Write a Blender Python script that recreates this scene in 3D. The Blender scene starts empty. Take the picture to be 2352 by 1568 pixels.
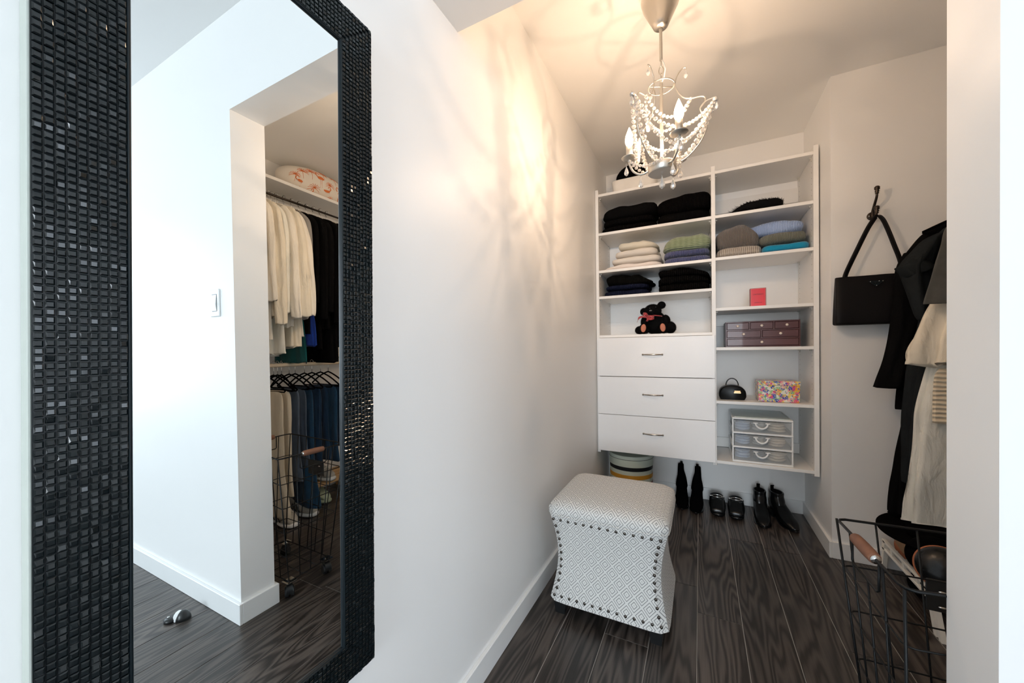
import bpy, bmesh, math, random
from mathutils import Vector, Matrix, noise
random.seed(7)
PI = math.pi
S = bpy.context.scene
COL = S.collection
# ------------------------------------------------------------------ camera, world, lights, exposure
def make_camera():
    yaw, pitch, roll = map(math.radians, (27.0164, -0.7212, -0.8101))
    F = Vector((-math.sin(yaw)*math.cos(pitch), math.cos(yaw)*math.cos(pitch), math.sin(pitch)))
    R = Vector((math.cos(yaw), math.sin(yaw), 0)); U = R.cross(F)
    R2 = math.cos(roll)*R + math.sin(roll)*U; U2 = -math.sin(roll)*R + math.cos(roll)*U
    cd = bpy.data.cameras.new('camera'); co = bpy.data.objects.new('camera', cd); COL.objects.link(co)
    m = Matrix((R2, U2, -F)).transposed().to_4x4(); m.translation = Vector((0.6505, 0, 1.0926))
    co.matrix_world = m
    cd.sensor_width = 36; cd.lens = 36*847.21/2352; cd.shift_y = (810.46-784)/2352
    cd.clip_start = .01
    S.camera = co
make_camera()
w = bpy.data.worlds.new('daylight'); S.world = w; w.use_nodes = True
w.node_tree.nodes['Background'].inputs[0].default_value = (.62, .78, 1, 1)
w.node_tree.nodes['Background'].inputs[1].default_value = 1.2
def area(name, loc, rot, sx, sy, e, col):
    d = bpy.data.lights.new(name, 'AREA'); d.shape = 'RECTANGLE'; d.size = sx; d.size_y = sy; d.energy = e; d.color = col
    o = bpy.data.objects.new(name, d); COL.objects.link(o); o.location = loc; o.rotation_euler = rot
    return o
area('window_daylight', (.98, -5.46, 1.35), (math.radians(90), 0, 0), 1.8, 1.8, 122, (.85, .935, 1))
area('side_window_daylight', (3.66, -.17, 1.4), (math.radians(90), 0, math.radians(90)), 1.6, 1.5, 27, (.84, .93, 1))
S.view_settings.view_transform = 'Standard'; S.view_settings.look = 'None'
S.view_settings.gamma = 1; S.view_settings.use_curve_mapping = False
S.view_settings.exposure = 0.17
S.cycles.use_denoising = True; S.cycles.use_adaptive_sampling = True; S.cycles.adaptive_threshold = .02
S.cycles.max_bounces = 14; S.cycles.diffuse_bounces = 8; S.cycles.glossy_bounces = 6; S.cycles.transmission_bounces = 10
S.cycles.sample_clamp_indirect = 6; S.cycles.blur_glossy = .5
BULB = 14.0; BULB_W = 7.4
# ------------------------------------------------------------------ mesh builder
def lerp(a, b, t): return a+(b-a)*t
def interp(rows, t):
    k = t*(len(rows)-1); i = min(int(k), len(rows)-2); f = k-i
    p0 = rows[max(i-1, 0)]; p1 = rows[i]; p2 = rows[i+1]; p3 = rows[min(i+2, len(rows)-1)]
    return [.5*((2*b)+(c-a)*f+(2*a-5*b+4*c-d)*f*f+(3*b-a-3*c+d)*f**3) for a, b, c, d in zip(p0, p1, p2, p3)]
class MB:
    def __init__(s): s.v = []; s.f = []
    def add(s, vs, fs):
        n = len(s.v); s.v += [Vector(p) for p in vs]; s.f += [tuple(i+n for i in f) for f in fs]; return s
    def merge(s, o, M=None):
        return s.add([M @ p for p in o.v] if M else o.v, o.f)
    def xf(s, M): s.v = [M @ p for p in s.v]; return s
    def box(s, a, b, bev=0):
        a = Vector(a); b = Vector(b)
        a, b = Vector(map(min, a, b)), Vector(map(max, a, b))
        if not bev:
            vs = [(x, y, z) for x in (a.x, b.x) for y in (a.y, b.y) for z in (a.z, b.z)]
            return s.add(vs, [(0, 1, 3, 2), (4, 6, 7, 5), (0, 4, 5, 1), (2, 3, 7, 6), (0, 2, 6, 4), (1, 5, 7, 3)])
        bev = min(bev, *[(b[i]-a[i])*.49 for i in range(3)])
        vs = []; ix = {}
        for sx in (0, 1):
            for sy in (0, 1):
                for sz in (0, 1):
                    for ax in range(3):
                        p = []
                        for i, q in enumerate((sx, sy, sz)):
                            e = b[i] if q else a[i]
                            if i != ax: e += -bev if q else bev
                            p.append(e)
                        ix[(sx, sy, sz, ax)] = len(vs); vs.append(p)
        fs = []
        for ax in range(3):
            i, j = [k for k in range(3) if k != ax]
            for sg in (0, 1):
                q = []
                for (p, r) in ((0, 0), (1, 0), (1, 1), (0, 1)):
                    c = [0, 0, 0]; c[ax] = sg; c[i] = p; c[j] = r; q.append(ix[(*c, ax)])
                fs.append(q)
            for si in (0, 1):
                for sj in (0, 1):
                    q = []
                    for (sk, w) in ((0, i), (1, i), (1, j), (0, j)):
                        c = [0, 0, 0]; c[ax] = sk; c[i] = si; c[j] = sj; q.append(ix[(*c, w)])
                    fs.append(q)
        for sx in (0, 1):
            for sy in (0, 1):
                for sz in (0, 1): fs.append([ix[(sx, sy, sz, k)] for k in range(3)])
        return s.add(vs, fs)
    def tube(s, pts, r, n=8, closed=False):
        pts = [Vector(p) for p in pts]; m = len(pts)
        rr = r if isinstance(r, (list, tuple)) else [r]*m
        vs = []; u = None
        for i, p in enumerate(pts):
            if closed: t = pts[(i+1) % m]-pts[i-1]
            else: t = pts[min(i+1, m-1)]-pts[max(i-1, 0)]
            t.normalize()
            if u is None: u = t.orthogonal()
            u = (u-t*u.dot(t)).normalized(); w_ = t.cross(u)
            for k in range(n):
                a = 2*PI*k/n; vs.append(p+(u*math.cos(a)+w_*math.sin(a))*rr[i])
        fs = []
        for i in range(m if closed else m-1):
            j = (i+1) % m
            for k in range(n): fs.append((i*n+k, i*n+(k+1) % n, j*n+(k+1) % n, j*n+k))
        if not closed: fs += [tuple(range(n)), tuple((m-1)*n+k for k in range(n))]
        return s.add(vs, fs)
    def ribbon(s, pts, wdt, th, side):      # flat strap: rectangle swept along pts
        pts = [Vector(p) for p in pts]; m = len(pts); vs = []
        for i, p in enumerate(pts):
            t = (pts[min(i+1, m-1)]-pts[max(i-1, 0)]).normalized(); sd = Vector(side); sd = (sd-t*sd.dot(t)).normalized(); nn = t.cross(sd)
            ww = wdt[i] if isinstance(wdt, (list, tuple)) else wdt
            for a, b in ((-1, -1), (1, -1), (1, 1), (-1, 1)): vs.append(p+sd*a*ww/2+nn*b*th/2)
        fs = [(i*4+k, i*4+(k+1) % 4, i*4+4+(k+1) % 4, i*4+4+k) for i in range(m-1) for k in range(4)]
        fs += [(0, 1, 2, 3), tuple((m-1)*4+k for k in range(4))]
        return s.add(vs, fs)
    def lathe(s, prof, n=24, c=(0, 0, 0), M=None, sq=None):
        vs = []; m = len(prof)
        for r, z in prof:
            for k in range(n):
                a = 2*PI*k/n; ca, sa = math.cos(a), math.sin(a)
                if sq: q = (abs(ca)**sq+abs(sa)**sq)**(-1/sq); ca *= q; sa *= q
                vs.append(Vector((r*ca, r*sa, z)))
        if M: vs = [M @ v for v in vs]
        vs = [v+Vector(c) for v in vs]
        fs = [(i*n+k, i*n+(k+1) % n, i*n+n+(k+1) % n, i*n+n+k) for i in range(m-1) for k in range(n)]
        fs += [tuple(range(n)), tuple((m-1)*n+k for k in range(n))]
        return s.add(vs, fs)
    def ball(s, c, r, n=16, m=10, fn=None):
        r = Vector((r, r, r)) if not hasattr(r, '__len__') else Vector(r); c = Vector(c); vs = [c+Vector((0, 0, -r.z))]
        for i in range(1, m):
            a = -PI/2+PI*i/m
            for k in range(n):
                b = 2*PI*k/n; vs.append(c+Vector((r.x*math.cos(a)*math.cos(b), r.y*math.cos(a)*math.sin(b), r.z*math.sin(a))))
        vs.append(c+Vector((0, 0, r.z)))
        fs = [(0, 1+(k+1) % n, 1+k) for k in range(n)]
        for i in range(m-2):
            for k in range(n): fs.append((1+i*n+k, 1+i*n+(k+1) % n, 1+(i+1)*n+(k+1) % n, 1+(i+1)*n+k))
        t = len(vs)-1; b0 = 1+(m-2)*n
        fs += [(b0+k, b0+(k+1) % n, t) for k in range(n)]
        if fn: vs = [fn(v) for v in vs]
        return s.add(vs, fs)
    def loft(s, rows, n=40, steps=36, e=2.2, fold=0, fn=5, seed=0, hem=0, axis=None):
        """rows: (cx, cy, z, rx, ry) top to bottom; folds grow towards the last row"""
        vs = []
        for i in range(steps+1):
            t = i/steps; cx, cy, z, rx, ry = interp(rows, t)
            for k in range(n):
                a = 2*PI*k/n; ca, sa = math.cos(a), math.sin(a)
                q = (abs(ca)**e+abs(sa)**e)**(-1/e)
                g = fold*(.15+.85*min(1, t*1.3))
                fx = math.sin(fn*a+seed+1.3*math.sin(3*t+seed))+.5*math.sin((2*fn+1)*a+2.1*seed+2*t)
                nz = noise.noise(Vector((ca*2+seed*3.1, sa*2, z*7)))
                x = cx+rx*ca*q*(1+.25*g*fx)+.3*fold*rx*nz*.3
                y = cy+ry*sa*q*(1+g*fx*1.2)+fold*ry*nz*.9
                vs.append((x, y, z+(hem*fx*.5+hem*nz if i == steps else 0)))
        fs = [(i*n+k, i*n+(k+1) % n, i*n+n+(k+1) % n, i*n+n+k) for i in range(steps) for k in range(n)]
        fs += [tuple(range(n)), tuple(steps*n+k for k in range(n))]
        return s.add(vs, fs)
    def text(s, body, size, M, extrude=.0004):
        cu = bpy.data.curves.new('t', 'FONT'); cu.body = body; cu.size = size; cu.extrude = extrude; cu.align_x = 'CENTER'; cu.resolution_u = 2
        to = bpy.data.objects.new('t', cu); COL.objects.link(to); dg = bpy.context.evaluated_depsgraph_get()
        me = bpy.data.meshes.new_from_object(to.evaluated_get(dg)); bpy.data.objects.remove(to)
        s.add([M @ v.co for v in me.vertices], [tuple(p.vertices) for p in me.polygons]); bpy.data.meshes.remove(me)
        return s
def wloc(o):
    v = Vector((0, 0, 0))
    while o is not None: v = v+o.location; o = o.parent
    return v
def obj(name, mb, mat, parent=None, smooth=False, world=True, org=None, uv=False, kind=None, label=None, subsurf=0):
    me = bpy.data.meshes.new(name)
    off = wloc(parent) if (world and parent is not None) else Vector(org) if org else Vector((0, 0, 0))
    me.from_pydata([v-off for v in mb.v], [], mb.f)
    bm = bmesh.new(); bm.from_mesh(me); bmesh.ops.recalc_face_normals(bm, faces=bm.faces)
    if uv:
        L = bm.loops.layers.uv.new('UVMap')
        for f in bm.faces:
            n = f.normal; ax = max(range(3), key=lambda i: abs(n[i])*(1.25 if i == 2 else 1))
            for l in f.loops:
                c = l.vert.co
                l[L].uv = (c.x, c.z) if ax == 1 else (c.y, c.z) if ax == 0 else (c.x, c.y)
    bm.to_mesh(me); bm.free()
    for p in me.polygons: p.use_smooth = bool(smooth)
    if smooth == 'auto':
        try: me.set_sharp_from_angle(angle=math.radians(38))
        except Exception: pass
    me.materials.append(mat)
    o = bpy.data.objects.new(name, me); COL.objects.link(o)
    if parent is not None: o.parent = parent
    elif org: o.location = org
    if kind: o['kind'] = kind
    if label: o['label'] = label
    if subsurf:
        m = o.modifiers.new('s', 'SUBSURF'); m.levels = m.render_levels = subsurf
    return o
def thing(name, label, cat, loc=(0, 0, 0), rotz=0, group=None):
    o = bpy.data.objects.new(name, None); COL.objects.link(o); o.location = loc; o.rotation_euler = (0, 0, rotz); o.empty_display_size = .05
    return tag(o, label, cat, group)
def tag(o, label, cat, group=None):
    o['label'] = label; o['category'] = cat
    if group: o['group'] = group
    return o
def copy_tree(r, parent=None):
    c = r.copy(); COL.objects.link(c); c.parent = parent
    for ch in [x for x in r.children]: copy_tree(ch, c)
    return c
def struct(name, mb, mat, parent=None, **k):
    return obj(name, mb, mat, parent, kind='structure', **k)
def B(*bs, bev=0):
    m = MB()
    for a, b in bs: m.box(a, b, bev)
    return m
# ------------------------------------------------------------------ materials
def mat(name, col, rough=.6, metal=0, spec=.5, nz=0, nscale=30, bump=0, bscale=200, coat=0, emit=0, sheen=0, trans=0, ior=1.45, alpha=1):
    m = bpy.data.materials.new(name); m.use_nodes = True; nt = m.node_tree; P = nt.nodes['Principled BSDF']
    P.inputs['Base Color'].default_value = (*col, 1); P.inputs['Roughness'].default_value = rough; P.inputs['Metallic'].default_value = metal
    P.inputs['Specular IOR Level'].default_value = spec; P.inputs['Coat Weight'].default_value = coat; P.inputs['Sheen Weight'].default_value = sheen
    P.inputs['Transmission Weight'].default_value = trans; P.inputs['IOR'].default_value = ior; P.inputs['Alpha'].default_value = alpha
    if emit: P.inputs['Emission Color'].default_value = (*col, 1); P.inputs['Emission Strength'].default_value = emit
    tc = nt.nodes.new('ShaderNodeTexCoord')
    if nz:
        n = nt.nodes.new('ShaderNodeTexNoise'); n.inputs['Scale'].default_value = nscale; n.inputs['Detail'].default_value = 5
        nt.links.new(tc.outputs['Object'], n.inputs['Vector'])
        r = nt.nodes.new('ShaderNodeMapRange'); r.inputs[3].default_value = 1-nz; r.inputs[4].default_value = 1+nz*.6
        nt.links.new(n.outputs['Fac'], r.inputs[0])
        h = nt.nodes.new('ShaderNodeVectorMath'); h.operation = 'SCALE'; h.inputs[0].default_value = col
        nt.links.new(r.outputs[0], h.inputs['Scale']); nt.links.new(h.outputs[0], P.inputs['Base Color'])
    if bump:
        n = nt.nodes.new('ShaderNodeTexNoise'); n.inputs['Scale'].default_value = bscale; n.inputs['Detail'].default_value = 3
        nt.links.new(tc.outputs['Object'], n.inputs['Vector'])
        b = nt.nodes.new('ShaderNodeBump'); b.inputs['Strength'].default_value = bump; b.inputs['Distance'].default_value = .002
        nt.links.new(n.outputs['Fac'], b.inputs['Height']); nt.links.new(b.outputs[0], P.inputs['Normal'])
    return m
def knit(name, col, col2, scale, horiz=False, strength=.8, dist=.004, two=True):
    """ribbed knit: ribs plus rows of stitches, in object space"""
    m = mat(name, col, .95, sheen=.3 if max(col) > .05 else 0, spec=.15 if max(col) > .05 else .04); nt = m.node_tree; P = nt.nodes['Principled BSDF']; L = nt.links
    tc = nt.nodes.new('ShaderNodeTexCoord')
    def wave(d, sc, dt):
        w_ = nt.nodes.new('ShaderNodeTexWave'); w_.bands_direction = d; w_.inputs['Scale'].default_value = sc; w_.inputs['Distortion'].default_value = dt
        w_.inputs['Detail'].default_value = 1; w_.inputs['Detail Scale'].default_value = 1.5; L.new(tc.outputs['Object'], w_.inputs['Vector']); return w_
    a = wave('Z' if horiz else 'X', scale, 1.2); b = wave('X' if horiz else 'Z', scale*(1.6 if two else .3), 1.2)
    mx = nt.nodes.new('ShaderNodeMath'); mx.operation = 'MULTIPLY_ADD'; mx.inputs[1].default_value = .35; L.new(b.outputs['Fac'], mx.inputs[0]); L.new(a.outputs['Fac'], mx.inputs[2])
    cr = nt.nodes.new('ShaderNodeMix'); cr.data_type = 'RGBA'; cr.inputs[6].default_value = (*col2, 1); cr.inputs[7].default_value = (*col, 1)
    r = nt.nodes.new('ShaderNodeMapRange'); r.inputs[1].default_value = .1; r.inputs[2].default_value = .8; L.new(mx.outputs[0], r.inputs[0]); L.new(r.outputs[0], cr.inputs[0])
    L.new(cr.outputs[2], P.inputs['Base Color'])
    bp = nt.nodes.new('ShaderNodeBump'); bp.inputs['Strength'].default_value = strength; bp.inputs['Distance'].default_value = dist
    L.new(mx.outputs[0], bp.inputs['Height']); L.new(bp.outputs[0], P.inputs['Normal'])
    return m
def cloth(name, col, nz=.12, weave=350, rough=.92, fold=.25):
    """woven cloth with soft creases"""
    m = mat(name, col, rough, nz=nz, nscale=14, spec=.2 if max(col) > .03 else .05, sheen=.15 if max(col) > .03 else 0); nt = m.node_tree; P = nt.nodes['Principled BSDF']; L = nt.links
    tc = nt.nodes.new('ShaderNodeTexCoord'); mp = nt.nodes.new('ShaderNodeMapping'); mp.inputs['Scale'].default_value = (1, 1, .35)
    L.new(tc.outputs['Object'], mp.inputs['Vector'])
    n = nt.nodes.new('ShaderNodeTexNoise'); n.inputs['Scale'].default_value = 22; n.inputs['Detail'].default_value = 4; n.inputs['Distortion'].default_value = .6; L.new(mp.outputs[0], n.inputs['Vector'])
    b1 = nt.nodes.new('ShaderNodeBump'); b1.inputs['Strength'].default_value = fold; b1.inputs['Distance'].default_value = .02; L.new(n.outputs['Fac'], b1.inputs['Height'])
    n2 = nt.nodes.new('ShaderNodeTexNoise'); n2.inputs['Scale'].default_value = weave; L.new(tc.outputs['Object'], n2.inputs['Vector'])
    b2 = nt.nodes.new('ShaderNodeBump'); b2.inputs['Strength'].default_value = .3; b2.inputs['Distance'].default_value = .001; L.new(n2.outputs['Fac'], b2.inputs['Height']); L.new(b1.outputs[0], b2.inputs['Normal'])
    L.new(b2.outputs[0], P.inputs['Normal'])
    return m
M = {}
M['wall'] = mat('wall_paint', (.92, .92, .915), .42, nz=.015, nscale=3, bump=.04, bscale=60, spec=.35)
M['ceil'] = mat('ceiling_paint', (.91, .91, .90), .7, nz=.015, nscale=3, bump=.05, bscale=50, spec=.2)
M['trim'] = mat('trim_paint', (.88, .89, .89), .3, nz=.03, nscale=12)
M['melamine'] = mat('white_melamine', (.87, .86, .84), .35, nz=.01)
M['melamine2'] = mat('drawer_white', (.88, .88, .885), .3, nz=.01)
M['sub'] = mat('seam_filler', (.50, .48, .45), .8, nz=.2, nscale=8)
M['black_tile'] = mat('black_glass_tile', (.005, .009, .011), .13, spec=.5, coat=.15)
M['grout'] = mat('frame_core', (.006, .009, .011), .35, spec=.5)
M['bevel'] = mat('black_bevel_lacquer', (.008, .014, .018), .3, spec=.35)
M['frameside'] = mat('frame_side', (.60, .65, .60), .6, nz=.05)
M['mirror'] = mat('mirror_silver', (.90, .94, .945), .0, 1)
M['glass'] = mat('clear_glass', (1, 1, 1), .0, trans=1, ior=1.45)
M['crystal'] = mat('crystal', (1, .98, .95), .03, trans=.72, ior=1.5)
M['silver'] = mat('brushed_silver', (.62, .58, .52), .32, 1, bump=.05, bscale=300)
M['silver2'] = mat('satin_silver_paint', (.52, .50, .46), .38, .9)
M['chrome'] = mat('chrome', (.75, .75, .74), .12, 1)
M['pull'] = mat('nickel_pull', (.50, .47, .42), .25, 1)
M['bronze'] = mat('dark_bronze', (.055, .042, .034), .35, .9, nz=.3, nscale=60)
M['blackwire'] = mat('black_wire', (.004, .005, .006), .42, spec=.35)
M['purse'] = mat('purse_lacquer', (.003, .0035, .004), .3, spec=.25)
M['blackplastic'] = mat('black_plastic', (.012, .013, .014), .35, coat=.2)
M['white_plastic'] = mat('white_plastic', (.86, .87, .87), .3)
M['leather'] = mat('black_leather', (.004, .005, .006), .26, spec=.45, coat=.12, bump=.12, bscale=90)
M['suede'] = mat('black_suede', (.002, .002, .0025), .95, spec=.03)
M['felt'] = mat('black_felt', (.0025, .0025, .003), .95, spec=.04, bump=.2, bscale=400)
M['nylon'] = mat('black_nylon', (.0045, .004, .005), .55, bump=.25, bscale=16, spec=.22)
M['fur'] = mat('black_fur', (.0025, .0025, .003), .8, spec=.12)
M['redbow'] = mat('red_satin', (.42, .04, .045), .35, sheen=.3, nz=.3, nscale=40)
M['pad'] = mat('paw_leather', (.55, .20, .12), .7, nz=.15, nscale=80)
M['mahog'] = mat('mahogany', (.085, .026, .028), .38, nz=.35, nscale=14, coat=.15)
M['mahog_front'] = mat('mahogany_drawer', (.105, .034, .036), .35, nz=.35, nscale=14, coat=.2)
M['gold'] = mat('pale_gold', (.9, .55, .28), .25, 1)
M['brass'] = mat('old_brass_stud', (.10, .09, .08), .3, 1)
M['wood'] = mat('brown_wood', (.22, .10, .06), .55, nz=.35, nscale=40)
M['tanwood'] = mat('pine_wood', (.62, .40, .20), .6, nz=.2, nscale=20)
M['palewood'] = mat('pale_rod', (.78, .66, .50), .4, nz=.05)
M['whitewood'] = mat('white_painted_wood', (.84, .82, .76), .5, nz=.08, nscale=20)
M['red'] = mat('red_carton', (.74, .012, .03), .3, coat=.3)
M['redside'] = mat('red_carton_edge', (.32, .03, .04), .35)
M['darkred'] = mat('carton_lettering', (.10, .004, .01), .5)
M['tanleather'] = mat('tan_leather', (.42, .14, .06), .55, nz=.3, nscale=25)
M['kraft'] = mat('kraft_brown', (.36, .22, .12), .7, nz=.15)
M['white_fabric'] = cloth('white_canvas', (.80, .78, .74))
# ------------------------------------------------------------------ room shell
H = 2.44; XR = 1.246; YB = 2.955; YH = 2.412; Y0 = .811; Y1 = .942; XJ = 1.044; HH = 2.056; W = 2.09
HX = 3.7; HY = -5.5; T = .013; HB = .084
struct('wall_left', B(((-.12, HY-.1, 0), (0, YB+.1, H))), M['wall'])
struct('wall_back', B(((0, YB, 0), (XR, YB+.1, H))), M['wall'])
struct('wall_alcove', B(((XR, YH, 0), (W+.1, YB+.1, H))), M['wall'])
struct('wall_right', B(((W, Y1, 0), (W+.1, YH, H))), M['wall'])
struct('wall_doorway', B(((XJ, Y0, 0), (HX, Y1, H))), M['wall'])
struct('wall_header', B(((0, Y0, HH), (XJ, Y1, H))), M['wall'])
SY0, SY1, SZ0, SZ1 = -1.05, .70, .6, 2.2
struct('wall_hall_side', B(((HX, HY-.1, 0), (HX+.1, SY0, H)), ((HX, SY1, 0), (HX+.1, Y1, H)), ((HX, SY0, 0), (HX+.1, SY1, SZ0)), ((HX, SY0, SZ1), (HX+.1, SY1, H))), M['wall'])
w2 = struct('window_2', B(((HX+.04, SY0, SZ0), (HX+.09, SY1, SZ0+.05)), ((HX+.04, SY0, SZ1-.05), (HX+.09, SY1, SZ1)), ((HX+.04, SY0, SZ0+.05), (HX+.09, SY0+.05, SZ1-.05)), ((HX+.04, SY1-.05, SZ0+.05), (HX+.09, SY1, SZ1-.05))), M['trim'])
obj('window_pane', B(((HX+.06, SY0+.05, SZ0+.05), (HX+.065, SY1-.05, SZ1-.05))), M['glass'], w2)
WX0, WX1, WZ0, WZ1 = .08, 1.82, .45, 2.25
struct('wall_hall_back', B(((0, HY-.1, 0), (HX, HY, WZ0)), ((0, HY-.1, WZ1), (HX, HY, H)), ((0, HY-.1, WZ0), (WX0, HY, WZ1)), ((WX1, HY-.1, WZ0), (HX, HY, WZ1))), M['wall'])
wf = struct('window_1', B(((WX0, HY-.09, WZ0), (WX1, HY-.04, WZ0+.05)), ((WX0, HY-.09, WZ1-.05), (WX1, HY-.04, WZ1)), ((WX0, HY-.09, WZ0+.05), (WX0+.05, HY-.04, WZ1-.05)), ((WX1-.05, HY-.09, WZ0+.05), (WX1, HY-.04, WZ1-.05)), ((0.92, HY-.09, WZ0+.05), (0.98, HY-.04, WZ1-.05))), M['trim'])
obj('window_pane', B(((WX0+.05, HY-.07, WZ0+.05), (0.92, HY-.065, WZ1-.05))), M['glass'], wf)
obj('window_pane', B(((0.98, HY-.07, WZ0+.05), (WX1-.05, HY-.065, WZ1-.05))), M['glass'], wf)
struct('ceiling', B(((-.12, HY-.1, H), (HX+.1, YB+.1, H+.1))), M['ceil'])
def base(name, a, b): struct(name, B((a, b), bev=.002), M['trim'])
base('baseboard_left', (0, HY, 0), (T, YB-T, HB))
base('baseboard_back', (0, YB-T, 0), (XR-T, YB, HB))
base('baseboard_alcove', (XR-T, YH-T, 0), (XR, YB, HB))
base('baseboard_hook_wall', (XR, YH-T, 0), (W-T, YH, HB))
base('baseboard_right', (W-T, Y1+T, 0), (W, YH, HB))
base('baseboard_doorway_hall', (XJ-T, Y0-T, 0), (HX, Y0, HB))
base('baseboard_jamb', (XJ-T, Y0, 0), (XJ, Y1+T, HB))
base('baseboard_doorway_closet', (XJ, Y1, 0), (W, Y1+T, HB))
# scuffs along the back baseboard are wear in the paint
# floor: dark oak planks laid front to back
def plank_mat():
    m = mat('dark_oak', (.05, .043, .038), .33, spec=.6); nt = m.node_tree; P = nt.nodes['Principled BSDF']; L = nt.links
    tc = nt.nodes.new('ShaderNodeTexCoord'); oi = nt.nodes.new('ShaderNodeObjectInfo')
    mp = nt.nodes.new('ShaderNodeMapping'); mp.inputs['Scale'].default_value = (1, .09, 1); L.new(tc.outputs['Object'], mp.inputs['Vector'])
    off = nt.nodes.new('ShaderNodeVectorMath'); off.operation = 'SCALE'; off.inputs[0].default_value = (7, 13, 3); L.new(oi.outputs['Random'], off.inputs['Scale']); L.new(off.outputs[0], mp.inputs['Location'])
    # cathedral grain: bands of a warped distance field
    n1 = nt.nodes.new('ShaderNodeTexNoise'); n1.inputs['Scale'].default_value = 4.5; n1.inputs['Detail'].default_value = 3; n1.inputs['Roughness'].default_value = .55; L.new(mp.outputs[0], n1.inputs['Vector'])
    k = nt.nodes.new('ShaderNodeMath'); k.operation = 'MULTIPLY'; k.inputs[1].default_value = 190; L.new(n1.outputs['Fac'], k.inputs[0])
    sn = nt.nodes.new('ShaderNodeMath'); sn.operation = 'SINE'; L.new(k.outputs[0], sn.inputs[0])
    mp2 = nt.nodes.new('ShaderNodeMapping'); mp2.inputs['Scale'].default_value = (1, .03, 1); L.new(tc.outputs['Object'], mp2.inputs['Vector'])
    n2 = nt.nodes.new('ShaderNodeTexNoise'); n2.inputs['Scale'].default_value = 260; n2.inputs['Detail'].default_value = 4; L.new(mp2.outputs[0], n2.inputs['Vector'])
    ad = nt.nodes.new('ShaderNodeMath'); ad.operation = 'MULTIPLY_ADD'; ad.inputs[1].default_value = .30; ad.inputs[2].default_value = .18; L.new(sn.outputs[0], ad.inputs[0])
    ad2 = nt.nodes.new('ShaderNodeMath'); ad2.operation = 'MULTIPLY_ADD'; ad2.inputs[1].default_value = .62; L.new(n2.outputs['Fac'], ad2.inputs[0]); L.new(ad.outputs[0], ad2.inputs[2])
    cr = nt.nodes.new('ShaderNodeValToRGB'); e = cr.color_ramp.elements; e[0].position = .2; e[0].color = (.022, .018, .016, 1); e[1].position = .95; e[1].color = (.115, .094, .082, 1)
    L.new(ad2.outputs[0], cr.inputs[0])
    hs = nt.nodes.new('ShaderNodeHueSaturation'); vr = nt.nodes.new('ShaderNodeMapRange'); vr.inputs[3].default_value = .78; vr.inputs[4].default_value = 1.2; L.new(oi.outputs['Random'], vr.inputs[0]); L.new(vr.outputs[0], hs.inputs['Value']); L.new(cr.outputs[0], hs.inputs['Color'])
    L.new(hs.outputs[0], P.inputs['Base Color'])
    b = nt.nodes.new('ShaderNodeBump'); b.inputs['Strength'].default_value = .25; b.inputs['Distance'].default_value = .001; L.new(ad2.outputs[0], b.inputs['Height']); L.new(b.outputs[0], P.inputs['Normal'])
    return m
M['plank'] = plank_mat()
floor = struct('floor', B(((-.12, HY-.1, -.05), (HX+.1, YB+.1, -.0022))), M['sub'])
PW = .158; joints = {5: [1.116, 2.404], 4: [.47, 1.675], 3: [.62, 1.851]}
for c in range(0, 24):
    x0 = .633-4*PW+(c)*PW; x1 = x0+PW
    x0 = max(x0, .0); x1 = min(x1, HX)
    if x1-x0 < .02: continue
    col_i = c
    js = {4: [.50, 1.675+.0], 5: [1.116, 2.404]}
    js = {3: [.62, 1.851], 4: [.41, 1.675], 5: [1.116, 2.404]}.get(c, None)
    if js is None:
        s0 = ((c*.437) % 1)*1.2+.35; js = [s0, s0+1.27]
    ys = [HY]
    y = js[0]
    while y > HY+.3: y -= 1.27
    while y < js[0]-.1: 
        if y > HY+.15: ys.append(y)
        y += 1.27
    ys += [q for q in js if q < YB-.05]; ys.append(YB)
    for a, b in zip(ys[:-1], ys[1:]):
        if a > Y1 and x0 > W: continue
        g = .0011
        obj('plank', MB().box((x0+g, a+g, -.002), (x1-g, b-g, 0), .0007), M['plank'], floor)
# ------------------------------------------------------------------ light switch, door stop
sw = thing('light_switch', 'white rocker light switch plate on the wall beside the doorway, seen in the mirror', 'light switch', (1.18, Y0, 1.298))
obj('plate', MB().box((1.145, Y0-.006, 1.241), (1.215, Y0, 1.355), .003), M['white_plastic'], sw)
obj('rocker', MB().add([(1.163, Y0-.007, 1.265), (1.197, Y0-.007, 1.265), (1.197, Y0-.007, 1.331), (1.163, Y0-.007, 1.331), (1.163, Y0-.006, 1.265), (1.197, Y0-.006, 1.265), (1.197, Y0-.006, 1.331), (1.163, Y0-.006, 1.331), (1.163, Y0-.0115, 1.29), (1.197, Y0-.0115, 1.29)], [(0, 1, 9, 8), (8, 9, 2, 3), (0, 8, 3, 7, 4), (1, 5, 6, 2, 9), (4, 5, 1, 0), (3, 2, 6, 7), (4, 7, 6, 5)]), M['white_plastic'], sw)
obj('gap_shade', B(((1.161, Y0-.0064, 1.262), (1.199, Y0-.0055, 1.334))), M['blackplastic'], sw, label='black sheet standing in for shade in the gap round the rocker')  # thin black sheet on the plate; its colour stands in for shade in the gap
ds = thing('door_stop', 'black dome door stop with a pale rubber bumper on the hall floor', 'door stop', (1.292, .718, 0))
ds.rotation_euler.z = math.radians(-40); ds.scale = (1.15,)*3
def dome(v):
    v = v.copy(); v.z = max(v.z, 0); return v
obj('dome', MB().ball((0, 0, .0), (.024, .021, .032), fn=dome), M['blackplastic'], ds, True, world=False)
obj('foot_plate', MB().lathe([(.014, 0), (.021, 0), (.021, .008), (.016, .013), (.001, .013)], 20, (.036, 0, 0)), M['blackplastic'], ds, True, world=False)
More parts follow.
